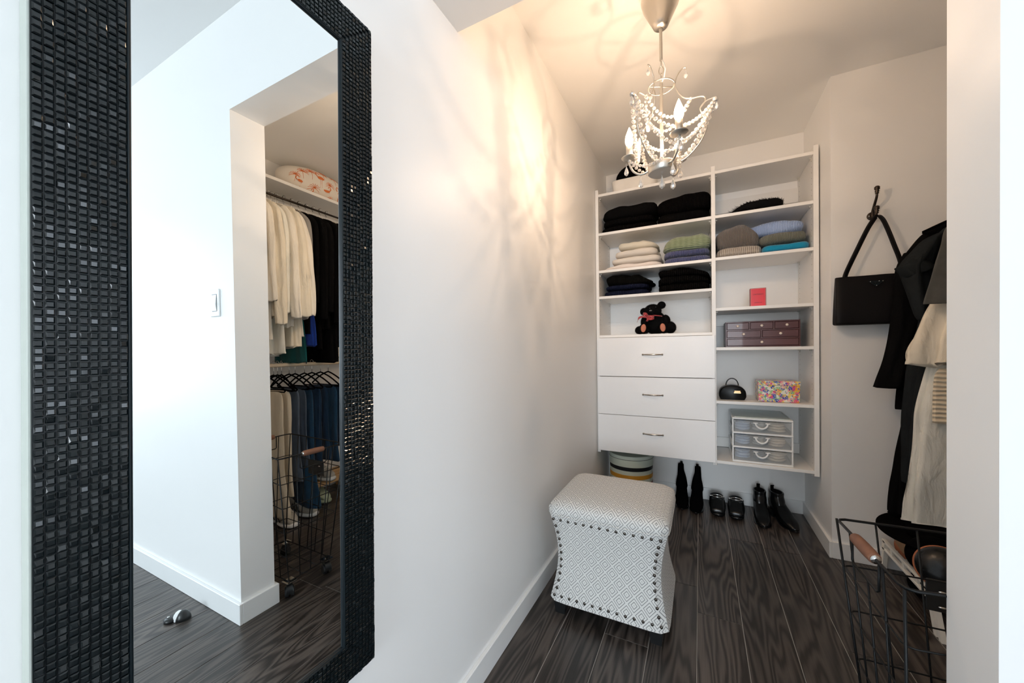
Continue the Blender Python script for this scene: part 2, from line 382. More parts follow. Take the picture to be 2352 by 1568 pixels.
obj('bumper', MB().ball((.010, 0, .002), (.020, .017, .030), fn=dome), M['white_plastic'], ds, True, world=False, label='pale grey rubber bumper')
obj('screw', MB().lathe([(.004, 0), (.004, .002), (.001, .0025)], 10, (.044, 0, .013)), M['chrome'], ds, True, world=False, label='steel screw head')
# ------------------------------------------------------------------ mosaic mirror
mr = thing('wall_mirror', 'tall wall mirror in a wide frame of small black mosaic tiles', 'mirror', (0, .3325, .437))
CZ = 1.1105-.437; OW, OH, IW, IH, FX = .2270, .6725, .1485, .5955, .026
def rect_ring(o, i, x0, x1, y2=None):
    pass
core = MB()
for a, b in (((0, -OW, -OH), (FX-.003, -IW-.005, OH)), ((0, IW+.005, -OH), (FX-.003, OW, OH)), ((0, -IW-.005, -OH), (FX-.003, IW+.005, -IH-.005)), ((0, -IW-.005, IH+.005), (FX-.003, IW+.005, OH))): core.box(a, b)
mz = lambda mb: mb.xf(Matrix.Translation((0, 0, CZ)))
obj('frame_core', mz(core), M['grout'], mr, world=False)
side = MB()
for a, b in (((0, -OW-.003, -OH-.003), (FX-.004, -OW, OH+.003)), ((0, OW, -OH-.003), (FX-.004, OW+.003, OH+.003)), ((0, -OW, -OH-.003), (FX-.004, OW, -OH)), ((0, -OW, OH), (FX-.004, OW, OH+.003))): side.box(a, b, .0008)
obj('frame_edge', mz(side), M['frameside'], mr, world=False, label='pale unpainted outer edge of the frame')
# inner moulding, a stepped black slip round the glass
bv = MB()
prof = [(FX-.002, 0), (FX-.0005, .0006), (FX-.0005, .0020), (FX-.002, .0024), (FX-.0025, .0040), (FX-.0045, .0050), (FX-.0065, .0055)]
pts = []
for (sy, sz) in ((-1, -1), (1, -1), (1, 1), (-1, 1)):
    for x, d in prof: pts.append((x, sy*(IW+.0055-d), sz*(IH+.0055-d)))
    pts.append((FX-.008, sy*(IW+.0055), sz*(IH+.0055)))
k = len(prof)+1
bv.add(pts, [(c*k+i, c*k+(i+1) % k, ((c+1) % 4)*k+(i+1) % k, ((c+1) % 4)*k+i) for c in range(4) for i in range(k)])
obj('inner_moulding', mz(bv), M['bevel'], mr, world=False)
g = MB().box((.014, -IW-.004, -IH-.004), (.02, IW+.004, IH+.004))
obj('mirror_glass', mz(g), M['mirror'], mr, world=False)
def tile_geo(y, z, w_, h, rnd, cut=None):
    """bevelled tile on the frame face, slightly tilted"""
    x0 = FX-.003; th = .0030+rnd.uniform(-.0004, .0006); ty, tz = rnd.gauss(0, .045), rnd.gauss(0, .05)
    b = .0014
    def X(dy, dz): return x0+th+dy*ty+dz*tz
    cs = [(-w_/2, -h/2), (w_/2, -h/2), (w_/2, h/2), (-w_/2, h/2)]
    vs = [(x0, y+a, z+c) for a, c in cs]+[(X(a, c)-b*.8, y+a, z+c) for a, c in cs]+[(X(a, c), y+a*(1-2*b/w_), z+c*(1-2*b/h)) for a, c in cs]
    fs = []
    for i in range(4):
        j = (i+1) % 4; fs += [(i, j, 4+j, 4+i), (4+i, 4+j, 8+j, 8+i)]
    fs.append((8, 9, 10, 11))
    return vs, fs
rnd = random.Random(3); rest = MB(); singles = []
PT = .0081; PZ = .0083
ncol = 9
bandw = OW-(IW+.0052); tw = bandw/ncol
def put(y, z, w_, h, big):
    vs, fs = tile_geo(y, z, w_-.0009, h-.0009, rnd)
    if big: singles.append((vs, fs, y, z))
    else: rest.add(vs, fs)
for sgn in (-1, 1):
    for c in range(ncol):
        y = sgn*(OW-tw*(c+.5)); offz = rnd.uniform(-.2, .2)*PZ
        zt = OH-tw*c-tw*.5      # mitred: column is shorter towards the glass
        nz = int(2*zt/PZ); st = 2*zt/nz
        for r in range(nz):
            z = -zt+st*(r+.5)+offz*(0 if r in (0, nz-1) else 1)
            put(y, z, tw, st, sgn == -1 and -.33 < z < .05 and c < 9)
    for c in range(ncol):       # top and bottom bands
        z = sgn*(OH-tw*(c+.5)); yt = OW-tw*c-tw*.5
        ny = max(1, int(2*(yt-tw*.5)/tw)); st = 2*(yt-tw*.5)/ny
        for r in range(ny): put(-yt+tw*.5+st*(r+.5), z, st, tw, False)
singles.sort(key=lambda t: abs(t[3]+.13)); keep = singles[:297]
for vs, fs, y, z in singles[297:]: rest.add(vs, fs)
for vs, fs, y, z in keep: obj('tile', mz(MB().add(vs, fs)), M['black_tile'], mr, world=False)
obj('tile_mosaic', mz(rest), M['black_tile'], mr, world=False, kind='stuff')
mr.rotation_euler = (-.0165, 0, 0)
# ------------------------------------------------------------------ shelving unit
CF = 2.585; cu = thing('closet_shelving_unit', 'white wall-hung closet shelving unit with three drawers', 'shelving unit', (.62, 2.77, .355))
X0, X1, XM, XN, XE, XF = .003, .024, .717, .739, 1.214, 1.2375
for a, b in ((X0, X1), (XM, XN), (XE, XF)):
    obj('side_panel', MB().box((a, CF, .355), (b, YB-.001, 2.188), .001), M['melamine'], cu)
def shelf(a, b, z, th=.018, f=CF+.001): return obj('shelf', MB().box((a, f, z-th/2), (b, YB-.002, z+th/2), .001), M['melamine'], cu)
LZ = (2.148, 1.878, 1.618, 1.437, 1.166); RZ = (2.148, 1.878, 1.621, 1.313, 1.072, .745, .377)
for z in LZ: shelf(X1, XM, z)
for z in RZ: shelf(XN, XE, z)
for a, b, z0, z1 in ((X1, XM, 2.02, 2.10), (XN, XE, 2.00, 2.09), (XN, XE, 1.225, 1.303), (XN, XE, .39, .455), (X1, XM, .385, .46)):
    obj('back_rail', MB().box((a, YB-.018, z0), (b, YB-.002, z1), .001), M['melamine'], cu)
for z0, z1 in ((.374, .6275), (.6305, .8885), (.8925, 1.155)):
    d = obj('drawer', MB().box((.013, CF-.018, z0), (.7315, CF-.001, z1), .0012), M['melamine2'], cu)
    zc = (z0+z1)/2+.015
    pts = [(.31+.125*i/14, CF-.022-.016*math.sin(PI*i/14), zc+.0) for i in range(15)]
    h = MB().ribbon(pts, [.006+.003*math.sin(PI*i/14) for i in range(15)], .003, (0, 0, 1))
    h.box((.307, CF-.024, zc-.006), (.318, CF-.017, zc+.006), .002); h.box((.427, CF-.024, zc-.006), (.438, CF-.017, zc+.006), .002)
    obj('handle', h, M['pull'], d, True)
    obj('drawer_box', B(((.04, CF, z0+.02), (.70, CF+.30, z0+.03)), ((.04, CF, z0+.03), (.052, CF+.3, z1-.03)), ((.688, CF, z0+.03), (.70, CF+.3, z1-.03)), ((.052, CF+.29, z0+.03), (.688, CF+.3, z1-.03))), M['melamine'], d)
holes = MB()
for x, s_ in ((X1, 1), (XM, -1), (XN, 1), (XE, -1)):
    for z in [(.42+.032*i) for i in range(54)]:
        if x in (X1, XM) and z < 1.2: continue
        for y in (CF+.037, YB-.05): holes.lathe([(.0024, -.0003), (.0024, .0005), (.0004, .0005)], 6, (x, y, z), Matrix.Rotation(s_*PI/2, 4, 'Y'))
obj('peg_hole', holes, mat('hole_shade_paint', (.22, .2, .18), .9), cu, kind='stuff')  # flat discs on the panels; the shade inside each hole is in their colour
pn = MB()
for (a, b, zs) in ((X1, XM, LZ), (XN, XE, RZ)):
    for z in zs:
        for x, s_ in ((a, 1), (b, -1)):
            for y in (CF+.04, YB-.055):
                pn.box((x, y-.005, z-.017), (x+s_*.012, y+.005, z-.0095), .002)
                pn.tube([(x, y, z-.014), (x+s_*.003, y, z-.030)], .0025, 6)
obj('shelf_bracket', pn, mat('clear_bracket', (.62, .60, .56), .25, nz=.1), cu, kind='stuff')
# ------------------------------------------------------------------ chandelier
CX, CY = .528, 1.50
ch = thing('chandelier', 'silver chandelier with crystal strands and three lit candle bulbs hanging from the closet ceiling', 'chandelier', (CX, CY, 1.73))
C0 = Vector((CX, CY, 0))
def cp(r, a, z): return (CX+r*math.cos(a), CY+r*math.sin(a), z)
obj('canopy', MB().lathe([(.030, H), (.056, 2.432), (.066, 2.41), (.069, 2.385), (.063, 2.362), (.048, 2.330), (.032, 2.297), (.026, 2.284), (.018, 2.278), (.001, 2.277)], 32, (CX, CY, 0)), M['silver'], ch, True)
obj('rod', MB().lathe([(.008, 2.30), (.0065, 2.27), (.0055, 2.265), (.0055, 2.16), (.004, 2.158)], 12, (CX, CY, 0)), M['silver2'], ch, True)
def ring(c, r, rr, ax, n=28, sx=1, sy=1):
    c = Vector(c); u, v = (Vector((1, 0, 0)), Vector((0, 0, 1))) if ax == 'y' else (Vector((0, 1, 0)), Vector((0, 0, 1))) if ax == 'x' else (Vector((1, 0, 0)), Vector((0, 1, 0)))
    return MB().tube([c+u*r*sx*math.cos(2*PI*i/n)+v*r*sy*math.sin(2*PI*i/n) for i in range(n)], rr, 7, closed=True)
obj('chain_link', ring((CX, CY, 2.150), .008, .0018, 'x', sy=1.9), M['silver2'], ch, True)
obj('chain_link', ring((CX, CY, 2.122), .008, .0018, 'y', sy=1.9), M['silver2'], ch, True)
obj('chain_link', ring((CX, CY, 2.093), .012, .0020, 'x', sy=1.5), M['silver2'], ch, True)
obj('cable', MB().tube([(CX+.002, CY, 2.165), (CX+.010, CY-.004, 2.145), (CX+.015, CY-.004, 2.120), (CX+.010, CY, 2.095), (CX, CY, 2.075)], .0022, 8), M['white_plastic'], ch, True, label='white supply cable')
obj('stem', MB().lathe([(.004, 2.078), (.006, 2.07), (.006, 1.80), (.010, 1.79), (.010, 1.775)], 14, (CX, CY, 0)), M['silver2'], ch, True)
obj('top_ring', ring((CX, CY, 2.062), .045, .0026, 'z', 36), M['silver2'], ch, True)
obj('ring_bar', MB().tube([(CX-.04, CY-.022, 2.062), (CX+.04, CY+.022, 2.062)], .0024, 7), M['silver2'], ch, True)
obj('base_disc', MB().lathe([(.001, 1.776), (.046, 1.776), (.050, 1.772), (.050, 1.745), (.047, 1.741), (.001, 1.741)], 36, (CX, CY, 0)), M['silver2'], ch, 'auto')
AZ = [math.radians(a) for a in (0, 120, 240)]
rotA = math.radians(3)
def smooth(pts, n=8):
    out = []
    for i in range((len(pts)-1)*n+1): out.append(Vector(interp([list(p) for p in pts], i/((len(pts)-1)*n))))
    return out
hooks = []; shoulders = []
for a in AZ:
    a += rotA
    f = smooth([cp(.045, a, 1.765), cp(.085, a, 1.782), cp(.125, a, 1.822), cp(.148, a, 1.868), cp(.148, a, 1.895), cp(.136, a, 1.925), cp(.130, a, 1.948), cp(.148, a, 1.968), cp(.180, a, 1.974)])
    arm = obj('frame_arm', MB().tube(f, .0026, 7), M['silver2'], ch, True)
    hooks.append(Vector(cp(.180, a, 1.972)))
    f2 = smooth([cp(.130, a, 1.948), cp(.146, a, 1.970), cp(.138, a, 1.988), cp(.098, a, 1.992), cp(.070, a, 2.006), cp(.0475, a, 2.048), cp(.052, a, 2.082), cp(.070, a, 2.106), cp(.084, a, 2.108)])
    obj('scroll', MB().tube(f2, .0024, 7), M['silver2'], arm, True)
    shoulders.append(Vector(cp(.098, a, 1.990))); hooks.append(Vector(cp(.083, a, 2.106)))
BM = mat('candle_bulb_glow', (1.0, .80, .52), .1, emit=BULB, alpha=.45)
def filament(x, y, z):
    d = bpy.data.lights.new('bulb_filament', 'POINT'); d.energy = BULB_W; d.color = (1, .70, .47); d.shadow_soft_size = .006
    o = bpy.data.objects.new('bulb_filament', d); COL.objects.link(o); o.location = (x, y, z)
BA = [math.radians(a) for a in (183, 303, 63)]
for a in BA:
    r = .116
    f = smooth([cp(.048, a, 1.757), cp(.075, a, 1.752), cp(.102, a, 1.768), cp(r, a, 1.80), cp(r, a, 1.822)])
    ca = obj('candle_arm', MB().tube(f, .0040, 8), M['silver2'], ch, True)
    c = Vector(cp(r, a, 0))
    obj('drip_pan', MB().lathe([(.004, 1.816), (.020, 1.817), (.030, 1.823), (.0305, 1.8245), (.020, 1.820), (.006, 1.820)], 28, c), M['silver2'], ca, True)
    obj('candle_sleeve', MB().lathe([(.011, 1.820), (.0125, 1.822), (.0125, 1.868), (.009, 1.870)], 20, c), M['silver2'], ca, True)
    obj('candle_bulb', MB().lathe([(.006, 1.868), (.011, 1.872), (.0150, 1.882), (.0160, 1.892), (.0138, 1.907), (.0085, 1.922), (.0035, 1.935), (.0008, 1.941)], 20, c), BM, ca, True, label='glowing flame-shaped bulb')
    filament(c.x, c.y, 1.896)
bead = bpy.data.meshes.new('bead')
def bead_mesh(rx, rz, n=6):
    m = MB().lathe([(.0006, -rz), (rx*.75, -rz*.55), (rx, 0), (rx*.75, rz*.55), (.0006, rz)], n)
    o = obj('bead', m, M['crystal'], None, False); me = o.data; bpy.data.objects.remove(o); return me
BEADS = [bead_mesh(.0078, .0070, 8), bead_mesh(.0095, .0086, 8), bead_mesh(.0068, .0062, 8)]
def strand(p, q, sag, k, parent=ch):
    p = Vector(p); q = Vector(q); L = (q-p).length
    N = 24
    pts = [p.lerp(q, i/N)-Vector((0, 0, sag*4*(i/N)*(1-i/N))) for i in range(N+1)]
    s = obj('crystal_strand', MB().tube(pts, .0005, 4), M['chrome'], parent, True)
    d = 0; nxt = .007; sp = (.0165, .0205, .0148)[k]
    for i in range(N):
        a, b = pts[i], pts[i+1]; seg = (b-a).length
        while d+seg >= nxt:
            c = a.lerp(b, (nxt-d)/seg)
            o = bpy.data.objects.new('bead', BEADS[k]); COL.objects.link(o); o.parent = s; o.location = c-wloc(ch)
            o.rotation_euler = (rnd.uniform(-.5, .5), rnd.uniform(-.5, .5), rnd.uniform(0, 3)); nxt += sp
        d += seg
def pendant(p, k=1.0):
    x, y, z = p
    o = obj('crystal_pendant', MB().lathe([(.0007, z-.004), (.0016, z-.010), (.0055*k, z-.020*k), (.0088*k, z-.031*k), (.0068*k, z-.039*k), (.0010, z-.044*k)], 6, (x, y, 0)), M['crystal'], ch)
    obj('pendant_ring', ring((x, y, z), .0028, .0005, 'y', 10), M['chrome'], o)
outer = [hooks[i] for i in (0, 2, 4)]
for i in range(3):
    a, b = outer[i], outer[(i+1) % 3]
    strand(a, b, .110, 0); strand(a, b, .165, 0); strand(shoulders[i], shoulders[(i+1) % 3], .070, 2)
for i in range(3):
    strand(outer[i], Vector(cp(.052, AZ[i]+rotA+.25, 1.775)), .045, 1)
for i, a in enumerate(BA):
    strand(cp(.120, a, 1.815), cp(.120, BA[(i+1) % 3], 1.815), .055, 2)
for h in hooks: pendant(h-Vector((0, 0, .002)), .8 if h.z > 2.05 else 1)
for a in BA: pendant(cp(.128, a, 1.80)); pendant(cp(.075, a, 1.748), 1.1)
pendant((CX, CY, 1.738), 1.25)
# ------------------------------------------------------------------ storage ottoman
def diamond_mat():
    m = mat('diamond_weave', (.8, .8, .8), .9, sheen=.2, spec=.15, bump=.3, bscale=500); nt = m.node_tree; P = nt.nodes['Principled BSDF']; L = nt.links
    uv = nt.nodes.new('ShaderNodeUVMap'); sp = nt.nodes.new('ShaderNodeSeparateXYZ'); L.new(uv.outputs[0], sp.inputs[0])
    def mth(op, a, b=None, c=None):
        n = nt.nodes.new('ShaderNodeMath'); n.operation = op
        for i, v in enumerate((a, b, c)):
            if v is None: continue
            if isinstance(v, (int, float)): n.inputs[i].default_value = v
            else: L.new(v, n.inputs[i])
        return n.outputs[0]
    a = mth('MULTIPLY', sp.outputs['X'], 1/.0545); b = mth('MULTIPLY', sp.outputs['Y'], 1/.061)
    p = mth('FRACT', mth('ADD', mth('ADD', a, b), 40.5)); q = mth('FRACT', mth('ADD', mth('SUBTRACT', a, b), 40.5))
    d = mth('MAXIMUM', mth('ABSOLUTE', mth('SUBTRACT', p, .5)), mth('ABSOLUTE', mth('SUBTRACT', q, .5)))
    r = nt.nodes.new('ShaderNodeValToRGB'); r.color_ramp.interpolation = 'LINEAR'
    e = r.color_ramp.elements; wc = (.80, .80, .785, 1); gc = (.24, .245, .25, 1)
    stops = [(0, gc), (.022, gc), (.036, wc), (.168, wc), (.180, gc), (.222, gc), (.234, wc), (.358, wc), (.370, gc), (.412, gc), (.424, wc), (1, wc)]
    e[0].position, e[0].color = stops[0]; e[1].position, e[1].color = stops[-1]
    for pos, c in stops[1:-1]:
        k = e.new(pos); k.color = c
    L.new(d, r.inputs[0])
    n = nt.nodes.new('ShaderNodeTexNoise'); n.inputs['Scale'].default_value = 300
    L.new(r.outputs[0], P.inputs['Base Color'])
    return m
M['diamond'] = diamond_mat()
OX, OY = .3145, 1.622
ot = thing('storage_ottoman', 'square storage ottoman in white and grey diamond fabric with nailhead trim', 'ottoman', (OX, OY, 0))
def hw(z):      # half width of the waisted body
    t = min(1, max(0, (z-.055)/.355)); return .232-.028*math.sin(PI*t)**1.0
def ring_sq(h, hy, z, n=56, e=14, bow=0):
    out = []
    for k_ in range(n):
        a = 2*PI*(k_+.5)/n; ca, sa = math.cos(a), math.sin(a); q = (abs(ca)**e+abs(sa)**e)**(-1/e)
        out.append((OX+h*ca*q, OY+hy*sa*q, z))
    return out
def stack(rings):
    n = len(rings[0]); m = MB(); m.add([p for r in rings for p in r], [(i*n+k_, i*n+(k_+1) % n, i*n+n+(k_+1) % n, i*n+n+k_) for i in range(len(rings)-1) for k_ in range(n)]+[tuple(range(n)), tuple((len(rings)-1)*n+k_ for k_ in range(n))]); return m
hyf = lambda h: h*.214/.232
rr = [ring_sq(.225, .208, .050), ring_sq(.232, .214, .056)]+[ring_sq(hw(z), hyf(hw(z)), z) for z in [.056+.354*i/18 for i in range(19)]]
rr.append(ring_sq(.224, .207, .413))
obj('body', stack(rr), M['diamond'], ot, 'auto', uv=True)
lid = [ring_sq(.225, .208, .405), ring_sq(.232, .214, .411), ring_sq(.234, .216, .425)]
for i in range(1, 13):
    t = i/12; s_ = math.cos(t*PI/2*.97); s2 = s_**.42
    lid.append(ring_sq(.234*s2, .216*s2, .425+.048*math.sin(t*PI/2)**.8, e=8+6*(1-t)))
obj('lid', stack(lid), M['diamond'], ot, 'auto', uv=True)
sm = MB(); sm.tube(ring_sq(.2335, .2155, .411), .0022, 6, True); obj('welt', sm, M['diamond'], ot, True, uv=True)
for sx in (-1, 1):
    for sy in (-1, 1):
        x, y = OX+sx*.185, OY+sy*.178
        obj('foot', MB().add([(x+a*.024, y+b*.024, .052) for a, b in ((-1, -1), (1, -1), (1, 1), (-1, 1))]+[(x+a*.019, y+b*.019, 0) for a, b in ((-1, -1), (1, -1), (1, 1), (-1, 1))], [(0, 1, 2, 3), (4, 5, 6, 7), (0, 1, 5, 4), (1, 2, 6, 5), (2, 3, 7, 6), (3, 0, 4, 7)]), M['blackplastic'], ot)
so = obj('nailhead', MB().ball((0, 0, 0), (.0058, .0032, .0058), 12, 6), M['brass'], None, True); stud = so.data; bpy.data.objects.remove(so)
def nail(u, z, face):
    h = hw(z) if z < .4 else .232
    # slope of the side
    o = bpy.data.objects.new('nailhead', stud); COL.objects.link(o); o.parent = ot
    if face == 'f': o.location = (u, -hyf(h)-.0005, z)
    else: o.location = (h+.0005, u, z); o.rotation_euler = (0, 0, PI/2)
for face in 'f':
    for i in range(14): nail(-.205+.41*i/13, .392, face)
    for i in range(14): nail(-.205+.41*i/13, .078, face)
    for s_ in (-1, 1):
        for i in range(1, 11):
            z = .078+.314*i/11; nail(s_*(hw(z)-.024), z, face)
# ------------------------------------------------------------------ round hatbox
hb = thing('hatbox', 'round pale green hatbox with black, mustard and red stripes under the drawers', 'hatbox', (.20, 2.755, 0))
M['sage'] = mat('sage_paper', (.62, .70, .62), .5, nz=.03)
def strip_band(r, z0, z1, n=48, c=(.20, 2.755, 0)): return MB().lathe([(r, z0), (r, z1)], n, c)
R0 = .146
obj('box_body', MB().lathe([(.01, 0), (R0, 0), (R0, .268), (.01, .268)], 48, (.20, 2.755, 0)), M['sage'], hb, 'auto')
obj('lid', MB().lathe([(R0+.001, .262), (R0+.0045, .262), (R0+.0045, .333), (R0+.001, .336), (R0-.008, .3335), (.001, .333)], 48, (.20, 2.755, 0)), M['sage'], hb, 'auto')
obj('lid_piping', MB().tube([(.20+(R0+.005)*math.cos(2*PI*i/48), 2.755+(R0+.005)*math.sin(2*PI*i/48), .312) for i in range(48)], .0014, 6, True), M['blackplastic'], hb, True, label='thin black line round the lid')
for nm, z0, z1, c in (('stripe', .235, .262, (.006, .008, .012)), ('stripe', .178, .206, (.62, .30, .03)), ('stripe', .115, .150, (.16, .01, .015)), ('stripe', .05, .085, (.62, .30, .03))):
    obj(nm, MB().lathe([(R0, z0), (R0+.0012, z0), (R0+.0012, z1), (R0, z1)], 48, (.20, 2.755, 0)), mat('stripe_paper', c, .45), hb, 'auto', label={.235: 'black stripe', .178: 'mustard stripe', .115: 'dark red stripe', .05: 'mustard stripe near the floor'}[z0])
# ------------------------------------------------------------------ knitwear on the shelves
def folded(name, label, m, x0, x1, z0, z1, y0=2.60, y1=2.90, layers=2, seed=0, slope=0, lump=.010, group=None, left_drop=0, right_drop=0, arch=0, roll=.5, part=None):
    """a folded jumper: stacked rounded layers whose front folds bulge"""
    mb = MB(); h = (z1-z0)/layers; n, mm = 56, 24
    for L in range(layers):
        rs = random.Random(seed*10+L); a0 = x0+rs.uniform(0, .016)*L; a1 = x1-rs.uniform(0, .016)*L; yy0 = y0+rs.uniform(0, .012)
        c = Vector(((a0+a1)/2, (yy0+y1)/2, z0+h*(L+.5))); R_ = Vector(((a1-a0)/2, (y1-yy0)/2, h/2*1.06))
        def fn(v, c=c, R_=R_, L=L):
            d = v-c; ux, uy, uz = d.x/R_.x, d.y/R_.y, d.z/R_.z
            # push an ellipsoid out to a rounded slab
            rxy = (abs(ux)**5+abs(uy)**5)**.2 or 1e-6; r2 = math.hypot(ux, uy) or 1e-6; k_ = r2/rxy
            ux *= k_; uy *= k_; rz = abs(uz)
            uz = math.copysign(min(1, rz**.62), uz)
            rr_ = max(abs(ux), abs(uy)); 
            q = (min(1, r2)**.45); ux, uy = (ux/(r2*1.0))*q if r2 > 0 else 0, (uy/(r2*1.0))*q if r2 > 0 else 0
            x = c.x+R_.x*ux; y = c.y+R_.y*uy; z = c.z+R_.z*uz
            s = Vector((x*9+seed*5.3, y*9, z*16+L*3))
            nz = noise.noise(s)+.5*noise.noise(s*2.3)
            top = max(0, uz)
            tz = (z-z0)/(z1-z0)
            z += lump*nz*(.3+.7*top) if z > z0+.006 or uz > 0 else 0
            x += lump*.9*noise.noise(s+Vector((9, 0, 0))); y += lump*.9*noise.noise(s+Vector((0, 7, 0)))
            t = (x-x0)/(x1-x0)
            z = z0+(z-z0)*max(.25, 1+slope*(t-.5)-left_drop*max(0, .35-t)/.35-right_drop*max(0, t-.65)/.35+arch*math.sin(PI*min(1, max(0, t)))-arch*.5)
            return Vector((x, y, max(z, z0)))
        mb.ball(c, R_, n, mm, fn)
    o = obj(name, mb, m, None, True, org=((x0+x1)/2, (y0+y1)/2, z0))
    return tag(o, label, 'sweater', group)
K = {}
K['black'] = knit('knit_black', (.0055, .005, .0055), (.001, .001, .001), 45, strength=.9)
K['black2'] = knit('knit_black_cable', (.006, .0055, .0055), (.001, .001, .001), 26, strength=1, dist=.006)
K['blackpl'] = knit('knit_black_plain', (.005, .005, .0055), (.002, .002, .002), 90, strength=.5)
K['char'] = knit('knit_charcoal_boucle', (.010, .010, .009), (.0015, .0015, .0015), 60, strength=1)
K['navy'] = knit('knit_navy', (.014, .018, .042), (.004, .005, .014), 38, strength=.9, two=False)
K['ivory'] = knit('knit_ivory', (.78, .73, .62), (.60, .54, .42), 110, strength=.3)
K['cream'] = knit('knit_cream', (.84, .79, .72), (.68, .61, .53), 110, strength=.3)
K['rosecream'] = knit('knit_rose_cream', (.86, .79, .74), (.72, .62, .56), 100, strength=.3)
K['green'] = knit('knit_sage', (.34, .40, .25), (.17, .22, .12), 32, True, strength=.8, two=False)
K['indigo'] = knit('knit_indigo', (.115, .13, .28), (.04, .045, .12), 36, strength=.9)
K['brown'] = knit('knit_taupe', (.24, .20, .17), (.07, .055, .045), 48, strength=1)
K['oat'] = knit('knit_oatmeal', (.50, .44, .38), (.26, .22, .18), 30, strength=.8, two=False)
K['blue'] = knit('knit_sky', (.38, .50, .76), (.22, .31, .56), 40, strength=.6)
K['olive'] = knit('knit_moss', (.25, .26, .20), (.05, .055, .04), 55, strength=1)
K['teal'] = knit('knit_cyan', (.01, .30, .50), (.005, .19, .36), 90, strength=.3)
s1, s2, s3 = 1.887, 1.627, 1.446
folded('folded_sweater', 'black ribbed sweater on the top left shelf, at the bottom of the left pile', K['black'], .030, .395, s1, s1+.095, layers=2, seed=1, lump=.006)
folded('folded_sweater', 'black sweater lying on the ribbed one on the top left shelf', K['blackpl'], .034, .400, s1+.092, s1+.178, layers=1, seed=2, lump=.014, left_drop=.25)
folded('folded_sweater', 'thin black sweater under the right black pile on the top left shelf', K['blackpl'], .400, .712, s1, s1+.070, layers=1, seed=3, lump=.006)
folded('folded_sweater', 'black fine-knit sweater on top of the right black pile, against the middle panel', K['black'], .405, .714, s1+.066, s1+.178, layers=1, seed=4, lump=.014, slope=.15)
folded('folded_sweater', 'off-white sweater flat at the bottom of the white pile', K['rosecream'], .045, .430, s2, s2+.036, layers=1, seed=5, lump=.008, left_drop=.5)
folded('folded_sweater', 'white sweater second from the bottom of the white pile', K['cream'], .100, .425, s2+.034, s2+.082, layers=1, seed=6, lump=.010)
folded('folded_sweater', 'pale cream fuzzy sweater third from the bottom of the white pile', K['cream'], .120, .405, s2+.080, s2+.132, layers=1, seed=7, lump=.012)
folded('folded_sweater', 'ivory sweater on top of the white pile', K['ivory'], .145, .400, s2+.130, s2+.185, layers=1, seed=8, lump=.014, right_drop=.5)
folded('folded_sweater', 'indigo blue ribbed sweater under the sage green one', K['indigo'], .438, .712, s2, s2+.085, layers=2, seed=9, lump=.007)
folded('folded_sweater', 'sage green chunky ribbed sweater on the indigo one', K['green'], .440, .713, s2+.082, s2+.178, layers=1, seed=10, lump=.018, left_drop=.3)
folded('folded_sweater', 'dark navy ribbed sweater at the bottom of the pile above the teddy bear', K['navy'], .040, .350, s3, s3+.080, layers=2, seed=11, lump=.008)
folded('folded_sweater', 'black textured knit draped over the navy sweater', K['char'], .055, .372, s3+.072, s3+.145, layers=1, seed=12, lump=.018, right_drop=.7)
folded('folded_sweater', 'black waffle-knit sweater under the cable-knit one beside the middle panel', K['black2'], .405, .708, s3, s3+.055, layers=1, seed=13, lump=.006)
folded('folded_sweater', 'black cable-knit sweater heaped on the waffle-knit one', K['black2'], .398, .712, s3+.050, s3+.150, layers=2, seed=14, lump=.018, right_drop=.4)
folded('folded_sweater', 'oatmeal ribbed sweater flat under the taupe one', K['oat'], .745, .985, 1.631, 1.690, layers=1, seed=15, lump=.010)
folded('folded_sweater', 'taupe chunky-knit sweater heaped against the middle panel', K['brown'], .746, .975, 1.676, 1.805, layers=1, seed=16, lump=.016, right_drop=.35, arch=.2)
folded('folded_sweater', 'bright cyan blue sweater flat on the shelf at the right end', K['teal'], .984, 1.210, 1.631, 1.681, layers=1, seed=17, lump=.006)
folded('folded_sweater', 'moss grey marled sweater between the cyan and the sky blue ones', K['olive'], .972, 1.198, 1.680, 1.742, layers=1, seed=18, lump=.012)
folded('folded_sweater', 'sky blue sweater on top of the right-hand pile', K['blue'], .885, 1.192, 1.742, 1.822, layers=1, seed=19, lump=.014, left_drop=.35, y0=2.64)
# furry black stole
fb = folded('fur_stole', 'black fluffy fur stole on the upper right shelf', M['fur'], .800, 1.092, s1, s1+.062, layers=1, seed=21, lump=.016, left_drop=.6, slope=.4)
fb['category'] = 'fur stole'
fm = MB(); rf = random.Random(5)
for p in fb.data.polygons:
    c = p.center+Vector(fb.location)
    nrm = p.normal
    for _ in range(2):
        dr = (nrm+Vector((rf.uniform(-1, .3)-.4, rf.uniform(-.6, .6), rf.uniform(-.7, .3)))).normalized(); L = rf.uniform(.006, .016)*(1.7 if c.x < .87 else 1)
        b0 = c+Vector((rf.uniform(-.004, .004), rf.uniform(-.004, .004), 0)); tip = b0+dr*L
        if tip.z < s1: tip.z = s1+.001
        fm.add([b0+Vector((.0012, 0, 0)), b0-Vector((.0012, 0, 0)), tip], [(0, 1, 2)])
obj('fur_hairs', fm, M['fur'], fb, kind='stuff')
